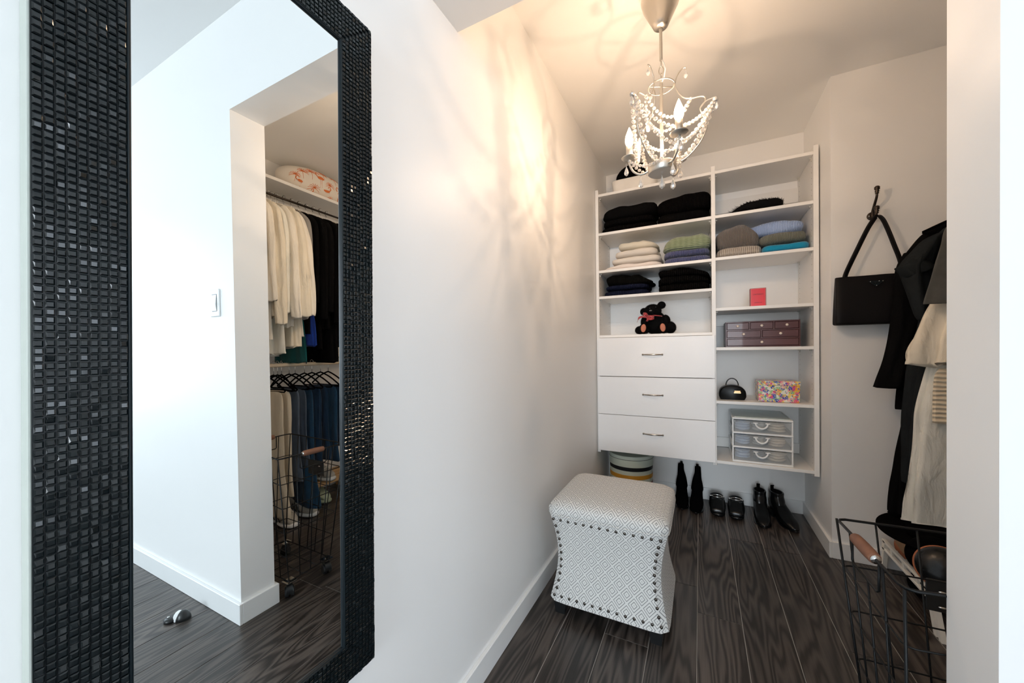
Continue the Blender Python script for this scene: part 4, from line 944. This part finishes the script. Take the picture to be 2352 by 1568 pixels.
for i, (c, lb, zb, slb) in enumerate(order):
    shirt(y, CL[c], lb, zb, 20+i, wd=.20+.012*(i % 3), slb=slb, ry=.017, slx=.012*((i*2) % 3), splay=(0, .01, .02, .03, .04, .06, .09)[i], fold=.45); y += .040
shirt(y+.008, CL['grey'], 'grey marl cardigan between the pale shirts and the black jackets', 1.30, 31, wd=.19, slb=1.35, ry=.014, cat='cardigan'); y += .045
for i, (zb, slb, lb) in enumerate(((1.20, 1.40, 'black jacket next to the grey cardigan on the upper rail'), (1.10, 1.30, 'black coat second of the dark row on the upper rail'), (1.24, 1.35, 'black jacket third of the dark row on the upper rail'), (1.02, 1.28, 'long black coat fourth of the dark row on the upper rail'), (1.18, 1.33, 'black jacket fifth of the dark row on the upper rail'), (1.12, 1.3, 'black coat last of the dark row on the upper rail'))):
    shirt(y, CL['black'], lb, zb, 40+i, wd=.205+.01*(i % 2), slb=slb, ry=.020, cat='jacket', fold=.2); y += .052
garment('teal_dress', 'teal slip dress hem showing below the pale shirts, seen in the mirror', CL['teal'], rowsLR(1.50, .016, [(1.35, 1.66, 1.92), (1.2, 1.64, 1.94), (1.02, 1.62, 1.95)]), seed=3, cat='dress')
garment('cobalt_top', 'cobalt blue top hem between the pale shirts and the black jackets', CL['cobalt'], rowsLR(1.535, .010, [(1.5, 1.66, 1.9), (1.3, 1.60, 1.94), (1.13, 1.585, 1.94)]), seed=5, cat='top')
for s_, z in ((0, 1.43), (1, 1.30)):
    pass
yh_ = [1.215+.040*i for i in range(8)]+[1.545+.052*i for i in range(6)]
cm = mat('clear_hanger', (.72, .68, .62), .15, spec=.6)
first = None
for i, yy in enumerate(yh_):
    if first is None:
        first = thing('clothes_hanger', 'clear hanger with a chrome hook on the crowded upper rail', 'hanger', (1.82, yy, 2.090), group='hangers on the upper rail')
        a, b = hanger_mb(1.82, yy, 2.104, half=.17, drop=.050, r=.0034, hook=.070, hr=.0024); obj('hook', a, M['chrome'], first, True); obj('shoulder_bar', b, cm, first, True)
    else:
        c = copy_tree(first); c.location.y = yy
for i in range(12):  # spare hangers between garments
    c = copy_tree(first); c.location.y = 1.235+.052*i; c['label'] = first['label']
# pillow on the shelf
def flamingo():
    m = cloth('flamingo_print', (.84, .78, .70), .05, fold=.15); nt = m.node_tree; P = nt.nodes['Principled BSDF']; L = nt.links
    return m
pw = thing('printed_bedding_bag', 'rounded white fabric bag with orange tropical print on the wardrobe shelf', 'bag', (1.93, 1.72, 2.196))
PC = Vector((1.93, 1.79, 2.300)); PR = Vector((.135, .27, .104))
def pfn(v):
    d = v-PC; k_ = Vector((d.x/PR.x, d.y/PR.y, d.z/PR.z))
    z = k_.z*(1 if k_.z > 0 else 1); s_ = 1+.05*noise.noise(v*9)
    q = abs(z)
    return PC+Vector((PR.x*k_.x*s_/max(.6, (1-q*q*.25)**.5), PR.y*k_.y*s_, max(-.999*(PC.z-2.1965), PR.z*math.copysign(q**.85, z)*s_)))
bagm = MB().ball(PC, PR, 48, 28, pfn)
po = obj('bag_body', bagm, flamingo(), pw, True)
orange = mat('orange_print', (.72, .19, .05), .7)
def bagx(y, z):
    ky = (y-PC.y)/PR.y; kz = (z-PC.z)/PR.z
    r = 1-ky*ky-kz*kz
    return PC.x-PR.x*math.sqrt(max(r, .02))*(1/max(.6, (1-kz*kz*.25)**.5))
from mathutils.bvhtree import BVHTree
bvh = BVHTree.FromPolygons(bagm.v, bagm.f)
def onbag(y, z):
    h_ = bvh.ray_cast(Vector((1.5, y, z)), Vector((1, 0, 0)))
    return h_[0]
def decal(poly, y0, z0, sc, flip=1, rot=0):
    """flat printed shape laid on the bag's surface"""
    pts = []
    for a, b in poly:
        a2, b2 = a*math.cos(rot)-b*math.sin(rot), a*math.sin(rot)+b*math.cos(rot)
        p = onbag(y0+a2*sc*flip, z0+b2*sc)
        if p is None: return None
        pts.append(p+Vector((-.0008, 0, .0003)))
    return pts
dm = MB()
def thickline(pl, y0, z0, sc, wd, flip=1, rot=0):
    P_ = decal(pl, y0, z0, sc, flip, rot)
    if P_: dm.tube(P_, [wd*(1-.5*i/len(P_)) for i in range(len(P_))], 5)
def palm(y, z, sc, flip=1, stem=True):
    if stem: thickline([(0, 0), (.02, -.3), (.02, -.6), (-.02, -1)], y, z, sc, .0014, flip)
    for k_ in range(9):
        a = PI*(-.08+1.16*k_/8)
        thickline([(0, 0), (.28*math.cos(a), .28*math.sin(a)), (.55*math.cos(a), .5*math.sin(a)-.05), (.7*math.cos(a), .55*math.sin(a)-.16)], y, z, sc, .0019, flip)
def flam(y, z, sc, flip=1):
    for r, oy in ((.24, 0), (.17, .12)):
        P_ = decal([(0+oy, 0)], y, z, sc, flip)
        if P_: dm.ball(P_[0], (.0015, .34*sc*(r/.24), .16*sc*(r/.24)), 14, 8)
    thickline([(-.30, .05), (-.45, .25), (-.35, .48), (-.18, .45), (-.14, .28)], y, z, sc, .0034, flip)
    thickline([(-.03, -.15), (-.03, -.5), (-.05, -.9)], y, z, sc, .0012, flip); thickline([(.12, -.15), (.10, -.5), (.14, -.85)], y, z, sc, .0012, flip)
for (y, z, s_, f) in ((1.50, 2.30, .045, 1), (1.545, 2.335, .05, -1), (1.60, 2.35, .055, 1), (1.69, 2.37, .045, -1), (1.79, 2.375, .05, 1), (1.735, 2.30, .055, 1), (1.88, 2.31, .05, -1), (1.62, 2.245, .06, 1), (1.76, 2.215, .045, -1)): palm(y+.09, z, s_, f)
for (y, z, s_, f) in ((1.53, 2.265, .062, 1), (1.66, 2.325, .075, 1), (1.71, 2.255, .072, -1), (1.82, 2.28, .07, 1), (1.60, 2.215, .05, -1), (1.85, 2.225, .06, 1)): flam(y+.09, z, s_, f)
obj('tropical_print', dm, orange, pw, True, kind='stuff')
o = obj('folded_duvet', MB().ball((1.94, 2.22, 2.275), (.12, .14, .08), 30, 16, lambda v: v+Vector((0, 0, .012*noise.noise(v*12)))), CL['ivory'], None, True, org=(1.94, 2.22, 2.196))
tag(o, 'rolled ivory bedding beside the tropical print bag on the wardrobe shelf', 'bedding')
# shirt buttons on the shirts' plackets
# lower rail: trousers folded over black velvet hangers
hv = None; specs = [(1.345, 'tan', 1.66, .16, .085), (1.395, 'tan', 1.67, .15, .20), (1.445, 'slate', 1.66, .16, .28), (1.495, 'slate', 1.68, .15, .36), (1.535, 'jean2', 1.68, .155, .075), (1.60, 'jean', 1.68, .15, .30), (1.655, 'jean', 1.69, .15, .36), (1.72, 'jean2', 1.68, .15, .33), (1.78, 'jean', 1.69, .14, .42)]
nm = ['long sand-coloured trousers at the doorway end of the lower rail', 'sand-coloured trousers behind the long pair on the lower rail', 'slate blue jersey trousers beside the sand-coloured ones', 'slate blue shorts-length trousers behind the jersey ones', 'long flared mid-blue jeans reaching almost to the trainers', 'dark blue jeans after the flared pair on the lower rail', 'dark blue jeans in the middle of the lower rail', 'mid-blue faded jeans near the mirror edge', 'dark blue jeans farthest along the lower rail']
for i, ((yy, c, cx, wd, zb), lb) in enumerate(zip(specs, nm)):
    cx = 1.79; fl = .03 if zb < .1 else .0
    garment('folded_trousers', lb, CL[c], [(cx, yy, .850, wd*.85, .006), (cx, yy, .840, wd*.92, .013), (cx-.005, yy, .79, wd*.96, .018), (cx-.01, yy, .6, wd*.90, .022), (cx-.015, yy, (zb+.6)/2, wd*.88, .021), (cx-.02, yy, zb+.06, wd*.95+fl, .021), (cx-.02, yy, zb, wd+fl, .020)], seed=50+i, fold=.35, fn=4, cat='trousers', hem=.006, n=40, steps=30)
hh_ = None
for i, yy in enumerate([1.345, 1.395, 1.42, 1.445, 1.495, 1.535, 1.60, 1.655, 1.72, 1.78]):
    if hh_ is None:
        hh_ = thing('velvet_hanger', 'black velvet hanger on the pale lower rail', 'hanger', (1.80, yy, 1.005), group='black hangers on the lower rail')
        a, b = hanger_mb(1.80, yy, 1.022, half=.20, drop=.085, r=.0050, hook=.080); obj('hook', a, M['chrome'], hh_, True); obj('shoulder_bar', b, M['felt'], hh_, True)
    else:
        c = copy_tree(hh_); c.location.y = yy; c.rotation_euler.z = rs.uniform(-.25, .25) if i % 3 == 0 else rs.uniform(-.05, .05)
# ------------------------------------------------------------------ wire laundry basket on wheels
wbk = thing('wire_basket', 'black wire laundry basket on wheels with a wooden handle in the doorway', 'laundry basket', (1.2, 1.09, 0))
TZ, BZ = .634, .078
TC = [(.986, .934), (1.433, 1.010), (1.433, 1.266), (.967, 1.243)]       # top rim corners
BC = [(1.012, .985), (1.385, .990), (1.385, 1.20), (1.018, 1.192)]      # floor of the basket
def cr(k_, t): # corner k at height fraction t (0 bottom)
    return Vector((lerp(BC[k_][0], TC[k_][0], t), lerp(BC[k_][1], TC[k_][1], t), lerp(BZ, TZ, t)))
rimp = [cr(i, 1) for i in range(4)]
def corner_round(ps, r=.018):
    out = []
    for i, p in enumerate(ps):
        a = (ps[i-1]-p).normalized(); b = (ps[(i+1) % len(ps)]-p).normalized()
        out += [p+a*r, p+a*r*.3+b*r*.3, p+b*r]
    return out
obj('top_rim', MB().tube(corner_round(rimp), .0032, 8, True), M['blackwire'], wbk, True)
for t in (0, .20, .40, .60, .795):
    obj('ring_wire', MB().tube(corner_round([cr(i, t) for i in range(4)], .014), .0026 if t == 0 else .0020, 7, True), M['blackwire'], wbk, True)
for i in range(4):
    obj('corner_wire', MB().tube([cr(i, 0), cr(i, 1)], .0028, 7), M['blackwire'], wbk, True)
    j = (i+1) % 4; n_ = 5 if i in (0, 2) else 3
    for k_ in range(1, n_+1):
        f = k_/(n_+1); 
        p, q = cr(i, 0).lerp(cr(j, 0), f), cr(i, 1).lerp(cr(j, 1), f)
        if i == 3 and k_ == 2: q = p.lerp(q, .87)
        obj('upright_wire', MB().tube([p, q], .0022, 7), M['blackwire'], wbk, True)
for k_ in range(1, 5):
    p, q = cr(0, 0).lerp(cr(1, 0), k_/5), cr(3, 0).lerp(cr(2, 0), k_/5); obj('floor_wire', MB().tube([p, q], .0018, 6), M['blackwire'], wbk, True)
for k_ in range(1, 3):
    p, q = cr(0, 0).lerp(cr(3, 0), k_/3), cr(1, 0).lerp(cr(2, 0), k_/3); obj('floor_wire', MB().tube([p, q], .0018, 6), M['blackwire'], wbk, True)
# handle loops at both ends
for i, j in ((3, 0), (1, 2)):
    p, q = cr(i, 1), cr(j, 1); a, b = p.lerp(q, .30), p.lerp(q, .70)
    a2, b2 = a-Vector((0, 0, .065)), b-Vector((0, 0, .065))
    obj('handle_loop', MB().tube([a, a2+Vector((0, 0, .006)), a2.lerp(b2, .06), b2.lerp(a2, .06), b2+Vector((0, 0, .006)), b], .0026, 7), M['blackwire'], wbk, True)
    a, b = p.lerp(q, .34), p.lerp(q, .66); d = (b-a)
    obj('wooden_grip', MB().tube([a+d*t for t in (0, .015, .06, .25, .5, .75, .94, .985, 1)], [.006, .0105, .0120, .0128, .0130, .0128, .0120, .0105, .006], 16), M['wood'], wbk, True, label='brown turned wooden grip')
    if i == 3: obj('grip_end_cap', MB().tube([b-d*.01, b+d*.015], .0095, 12), M['chrome'], wbk, True)
pl = MB().box((1.138, 1.252, .440), (1.262, 1.256, .518), .002)
pp = obj('name_plate', pl, M['blackplastic'], wbk, label='blank black plastic name plate')
for z in (.455, .492): obj('clip', MB().ball((1.165, 1.248, z), (.008, .004, .003), 10, 6), M['chrome'], pp, True)
for i in range(4):
    c = cr(i, 0); dx = .012 if i in (0, 3) else -.012; dy = .010 if i in (0, 1) else -.010
    x, y = c.x+dx, c.y+dy
    cs = obj('caster', MB().add([(x-.022, y-.022, .0735), (x+.022, y-.022, .0735), (x+.022, y+.022, .0735), (x-.022, y+.022, .0735), (x-.022, y-.022, .0755), (x+.022, y-.022, .0755), (x+.022, y+.022, .0755), (x-.022, y+.022, .0755)], [(0, 1, 2, 3), (4, 5, 6, 7), (0, 1, 5, 4), (1, 2, 6, 5), (2, 3, 7, 6), (3, 0, 4, 7)]).lathe([(.001, .0755), (.007, .0755), (.007, .081), (.001, .081)], 6, (x, y, 0)), M['chrome'], wbk, label='steel caster plate and nut')
    wang = (.5, .2, 1.0, .3)[i]
    Mw = Matrix.Translation((x+.008, y+.004, .0235)) @ Matrix.Rotation(wang, 4, 'Z') @ Matrix.Rotation(PI/2, 4, 'X')
    for s_ in (-1, 1): obj('wheel', MB().lathe([(.006, .004*s_), (.0235, .004*s_), (.0235, .016*s_), (.020, .019*s_), (.006, .019*s_)], 24, M=Mw), M['blackplastic'], cs, 'auto')
    obj('caster_hood', MB().lathe([(.003, -.012), (.026, -.012), (.026, .012), (.003, .012)], 20, M=Mw @ Matrix.Translation((0, .010, 0)) @ Matrix.Scale(.98, 4)), M['blackplastic'], cs, 'auto')
# ------------------------------------------------------------------ white shoe rack with hats by the hook wall
rk = thing('shoe_rack', 'low white wooden rack with slatted rails against the hook wall', 'shoe rack', (1.6, 2.15, 0))
RX0, RX1 = 1.424, 1.80
for x in (RX0, RX1):
    for z in (.147, .112):
        obj('side_rail', MB().box((x, 1.94, z-.007), (x+.016, 2.38, z+.005), .002), M['whitewood'], rk)
    for y in (1.96, 2.06, 2.17, 2.28, 2.365): obj('side_slat', MB().box((x+.003, y, .117), (x+.013, y+.020, .140), .001), M['whitewood'], rk)
    for (ya, yb2) in ((1.955, 1.890), (1.985, 1.925)):
        m_ = MB(); 
        for (y, z) in ((ya, .108), (yb2, 0)): pass
        m_.add([(x, ya-.009, .150), (x+.016, ya-.009, .150), (x+.016, ya+.009, .150), (x, ya+.009, .150), (x, yb2-.009, 0), (x+.016, yb2-.009, 0), (x+.016, yb2+.009, 0), (x, yb2+.009, 0)], [(0, 1, 2, 3), (4, 5, 6, 7), (0, 1, 5, 4), (1, 2, 6, 5), (2, 3, 7, 6), (3, 0, 4, 7)])
        obj('leg', m_, M['whitewood'], rk)
    obj('leg', MB().add([(x, 2.345, .150), (x+.016, 2.345, .150), (x+.016, 2.365, .150), (x, 2.365, .150), (x, 2.372, 0), (x+.016, 2.372, 0), (x+.016, 2.392, 0), (x, 2.392, 0)], [(0, 1, 2, 3), (4, 5, 6, 7), (0, 1, 5, 4), (1, 2, 6, 5), (2, 3, 7, 6), (3, 0, 4, 7)]), M['whitewood'], rk)
for y in (1.99, 2.09, 2.19, 2.29): obj('cross_slat', MB().box((RX0+.016, y, .128), (RX1, y+.030, .140), .001), M['whitewood'], rk)
def hat(name, label, m, c, rb, rc, hc, tilt, band=None, brimup=0):
    t = thing(name, label, 'hat', c); Mx = Matrix.Translation(c) @ Matrix.Rotation(tilt[0], 4, 'X') @ Matrix.Rotation(tilt[1], 4, 'Y')
    obj('brim', MB().lathe([(rc*.9, .000), (rc, .002), (rb*.8, .004+brimup*.3), (rb, .006+brimup), (rb, .009+brimup), (rb*.8, .008+brimup*.3), (rc, .006), (rc*.9, .006)], 48, M=Mx), m, t, True)
    obj('crown', MB().lathe([(rc, .002), (rc*.98, hc*.6), (rc*.88, hc*.93), (rc*.6, hc), (.002, hc*.9)], 40, M=Mx), m, t, True)
    if band: obj('hat_band', MB().lathe([(rc+.001, .006), (rc+.002, .006), (rc+.001, .028), (rc, .028)], 40, M=Mx), band, t, True)
    return t
hat('wide_brim_hat', 'black wide-brimmed felt hat lying on top of the shoe rack', M['felt'], (1.53, 2.20, .262), .175, .085, .060, (.10, -.06), None, .012)
hat('brown_hat', 'brown leather hat leaning under the black wide-brimmed hat', M['tanleather'], (1.585, 2.29, .165), .140, .080, .08, (.25, -.25), M['kraft'])
o = obj('kraft_box', MB().box((1.462, 2.22, .141), (1.60, 2.36, .215), .002), M['kraft'], None, org=(1.53, 2.29, .141)); tag(o, 'small brown cardboard box on the shoe rack below the hats', 'box')
t_ = thing('black_beret', 'round black cap standing on edge on the shoe rack, behind the tan-rimmed one', 'cap', (1.48, 2.09, .141))
obj('crown', MB().ball((1.49, 2.10, .222), (.085, .048, .080), 36, 20), M['felt'], t_, True)
t_ = thing('tan_rimmed_bag', 'round black leather cap with a tan rim at the front of the shoe rack', 'cap', (1.48, 1.99, .141))
Mx = Matrix.Translation((1.478, 2.00, .222)) @ Matrix.Rotation(math.radians(62), 4, 'X') @ Matrix.Rotation(math.radians(-14), 4, 'Y')
obj('dome', MB().lathe([(.078, 0), (.077, .015), (.066, .034), (.040, .048), (.002, .053)], 44, M=Mx), M['leather'], t_, True)
obj('rim', MB().lathe([(.070, -.005), (.0805, -.005), (.082, 0), (.0795, .004), (.070, .003)], 44, M=Mx), M['tanleather'], t_, True, label='tan leather rim')
t_ = thing('black_shoe_bag', 'soft black cloth pouch on the floor under the shoe rack', 'pouch', (1.52, 2.18, 0))
obj('pouch', MB().ball((1.53, 2.17, .052), (.085, .11, .052), 32, 16, lambda v: v+Vector((0, 0, .008*noise.noise(v*14)))), M['felt'], t_, True)
# ------------------------------------------------------------------ shoes
def last(rows, n=28):
    """rows along the foot: (y, half width, top z, sole z, x shift)"""
    m = MB(); vs = []
    for (y, w_, zt, zb, xs) in rows:
        for k_ in range(n):
            a = 2*PI*k_/n; ca, sa = math.cos(a), math.sin(a)
            e = 2.6; q = (abs(ca)**e+abs(sa)**e)**(-1/e)
            vs.append((xs+w_*ca*q, y, (zt+zb)/2+(zt-zb)/2*sa*q))
    m.add(vs, [(i*n+k_, i*n+(k_+1) % n, i*n+n+(k_+1) % n, i*n+n+k_) for i in range(len(rows)-1) for k_ in range(n)]+[tuple(range(n)), tuple((len(rows)-1)*n+k_ for k_ in range(n))])
    return m
def dense(rows, k_=4): return [interp(rows, i/((len(rows)-1)*k_)) for i in range((len(rows)-1)*k_+1)]
# local frame: toe points to -y, heel at y = 0
def sock_boot(loc, rz, label, mir):
    t = thing('sock_boot', label, 'boot', loc, rz, 'black sock boots')
    foot = dense([(-.245, .006, .022, .012, 0), (-.235, .022, .030, .008, 0), (-.20, .036, .045, .006, 0), (-.15, .042, .062, .010, 0), (-.09, .036, .095, .030, 0), (-.045, .033, .125, .055, 0), (-.01, .030, .120, .062, 0), (.0, .020, .11, .070, 0)])
    mb = last(foot)
    mb.loft([(mir*.004, -.030, .248, .017, .024), (mir*.004, -.030, .243, .019, .026), (mir*.004, -.034, .205, .021, .028), (0, -.038, .17, .027, .034), (0, -.045, .135, .034, .044), (0, -.048, .10, .038, .050), (0, -.05, .08, .030, .045)], 28, 26, 2.1, .06, 3, mir)
    obj('upper', mb, M['suede'], t, True, world=False)
    obj('heel', MB().add([(a*.022, b, .066) for a, b in ((-1, -.045), (1, -.045), (1, .003), (-1, .003))]+[(a*.011, b, 0) for a, b in ((-1, -.030), (1, -.030), (1, -.006), (-1, -.006))], [(0, 1, 2, 3), (4, 5, 6, 7), (0, 1, 5, 4), (1, 2, 6, 5), (2, 3, 7, 6), (3, 0, 4, 7)]), M['leather'], t, world=False)
    obj('sole', last(dense([(-.248, .008, .012, .006, 0), (-.20, .037, .009, .0, 0), (-.15, .042, .012, .002, 0), (-.09, .030, .032, .024, 0)])), M['leather'], t, True, world=False)
    obj('pull_tab', MB().ribbon([(0, -.002, .225), (0, -.002, .258), (0, -.010, .260)], .016, .003, (1, 0, 0)), M['suede'], t, world=False)
sock_boot((.525, 2.925, 0), .05, 'tall black suede sock boot nearest the ottoman', -1)
sock_boot((.628, 2.900, 0), -.04, 'tall black suede sock boot beside the buckled mules', 1)
def mule(loc, rz, label):
    t = thing('mule', label, 'mule', loc, rz, 'black leather mules')
    obj('footbed', last(dense([(-.235, .020, .020, .006, 0), (-.21, .038, .020, .003, 0), (-.15, .044, .022, .003, 0), (-.09, .038, .040, .018, 0), (-.03, .039, .068, .048, 0), (-.004, .032, .073, .054, 0), (.004, .014, .072, .060, 0)])), M['leather'], t, True, world=False)
    obj('upper', last(dense([(-.222, .018, .034, .020, 0), (-.215, .036, .046, .016, 0), (-.18, .045, .062, .014, 0), (-.14, .048, .080, .016, 0), (-.10, .045, .098, .026, 0), (-.085, .042, .104, .034, 0)])), M['leather'], t, True, world=False)
    obj('heel', MB().box((-.030, -.055, 0), (.030, -.004, .050), .005), M['leather'], t, world=False)
    cz = .096
    bit = MB()
    for dz in (0,):
        bit.tube([(.030*math.cos(a)*(1 if abs(math.cos(a)) < .9 else 1), -.128-.004*math.cos(2*a)+.0, cz-.0+.0075*math.sin(a)) for a in [2*PI*i/30 for i in range(30)]], .0021, 7, True)
    bit.ball((-.037, -.122, cz-.004), (.006, .004, .006), 10, 6); bit.ball((.037, -.122, cz-.004), (.006, .004, .006), 10, 6)
    bit.tube([(-.043, -.118, cz-.012), (-.036, -.124, cz-.003), (-.030, -.128, cz)], .002, 6); bit.tube([(.043, -.118, cz-.012), (.036, -.124, cz-.003), (.030, -.128, cz)], .002, 6)
    obj('chain_bit', bit, M['chrome'], t, True, world=False, label='silver horsebit chain')
mule((.742, 2.905, 0), .02, 'black leather mule with a silver bit, beside the sock boots')
mule((.855, 2.900, 0), -.03, 'black leather mule with a silver bit, beside the ankle boots')
def ankle(loc, rz, label):
    t = thing('ankle_boot', label, 'boot', loc, rz, 'black leather ankle boots')
    mb = last(dense([(-.262, .005, .020, .012, 0), (-.25, .020, .030, .008, 0), (-.215, .036, .050, .006, 0), (-.16, .043, .068, .008, 0), (-.10, .038, .100, .022, 0), (-.05, .036, .130, .036, 0), (-.01, .033, .130, .040, 0), (.0, .022, .12, .046, 0)]))
    mb.loft([(0, -.040, .160, .034, .050), (0, -.040, .155, .036, .052), (0, -.042, .135, .035, .050), (0, -.048, .11, .037, .056), (0, -.055, .08, .036, .055), (0, -.055, .06, .030, .045)], 30, 22, 2.2, .04, 3, 1)
    obj('upper', mb, M['leather'], t, True, world=False)
    obj('opening', MB().ball((0, -.040, .159), (.030, .045, .004), 24, 8), M['felt'], t, True, world=False, label='dark opening of the shaft')
    obj('heel', MB().add([(a*.030, b, .045) for a, b in ((-1, -.060), (1, -.060), (1, .0), (-1, .0))]+[(a*.027, b, 0) for a, b in ((-1, -.055), (1, -.055), (1, -.004), (-1, -.004))], [(0, 1, 2, 3), (4, 5, 6, 7), (0, 1, 5, 4), (1, 2, 6, 5), (2, 3, 7, 6), (3, 0, 4, 7)]), M['leather'], t, world=False)
    obj('sole', last(dense([(-.266, .006, .012, .006, 0), (-.215, .039, .009, .0, 0), (-.16, .045, .011, .002, 0), (-.09, .034, .026, .018, 0)])), M['leather'], t, True, world=False)
    obj('pull_tab', MB().ribbon([(0, .011, .135), (0, .012, .178), (0, .008, .182), (0, .004, .178)], .019, .0025, (1, 0, 0)), M['felt'], t, world=False)
ankle((.985, 2.870, 0), .0, 'black leather ankle boot beside the mules')
ankle((1.065, 2.880, 0), .30, 'black leather ankle boot nearest the right-hand wall, toe turned outward')
# trainers, clogs and the low wooden rack seen in the mirror
M['mesh_grey'] = mat('trainer_mesh', (.50, .47, .42), .7, nz=.25, nscale=120, bump=.3, bscale=300)
def trainer(loc, rz, label, m, cat='trainer', det=True):
    t = thing('trainer' if det else 'clog', label, cat, loc, rz)
    obj('sole', last(dense([(-.280, .012, .034, .012, 0), (-.265, .034, .034, .004, 0), (-.20, .049, .030, .0, 0), (-.12, .043, .034, .0, 0), (-.03, .040, .040, .0, 0), (.0, .028, .042, .008, 0)])), M['white_plastic'] if det else m, t, True, world=False)
    mb = last(dense([(-.272, .014, .045, .024, 0), (-.255, .032, .060, .022, 0), (-.19, .045, .080, .020, 0), (-.12, .040, .108, .022, 0), (-.07, .036, .122, .024, 0), (-.02, .034, .116, .026, 0), (.0, .024, .105, .032, 0)]))
    obj('upper', mb, m, t, True, world=False)
    if det:
        for i in range(5):
            y = -.20+.026*i; z = .085+.009*i
            obj('lace', MB().tube([(-.030, y, z-.012), (-.012, y+.003, z+.003), (.012, y-.003, z+.003), (.030, y, z-.012)], .0028, 6), M['whitewood'], t, True, world=False)
        for s_ in (-1, 1):
            for k_ in range(4): obj('side_stripe', MB().tube([(s_*.047, -.19+.035*k_, .034), (s_*.047, -.165+.035*k_, .056), (s_*.040, -.145+.035*k_, .078)], .0032, 6), M['blackplastic'], t, True, world=False, label='black overlay stripe')
    return t
trainer((1.90, 1.430, 0), -PI/2+.1, 'grey running trainer with black stripes below the sand-coloured trousers', M['mesh_grey'])
trainer((1.93, 1.545, 0), -PI/2-.05, 'grey running trainer with black stripes below the flared jeans', M['mesh_grey'])
wr = thing('low_wooden_rack', 'low pine shoe rack on the floor under the lower rail', 'shoe rack', (1.92, 1.75, 0))
for y in (1.60, 2.02): obj('end_panel', MB().box((1.80, y, 0), (2.06, y+.016, .135), .001), M['tanwood'], wr)
for x in (1.78, 1.84, 1.90, 1.96, 2.02): obj('slat', MB().box((x, 1.595, .135), (x+.035, 2.041, .147), .001), M['tanwood'], wr)
trainer((2.045, 1.66, .147), -PI/2+.1, 'pale trainer on the pine rack, left of its pair', M['mesh_grey'])
trainer((2.045, 1.78, .147), -PI/2, 'pale trainer on the pine rack, farther along it', M['mesh_grey'])
M['greenfoam'] = mat('green_foam', (.42, .50, .36), .6)
trainer((2.045, 1.765, 0), -PI/2+.1, 'sage green foam clog under the pine rack', M['greenfoam'], 'clog', False)
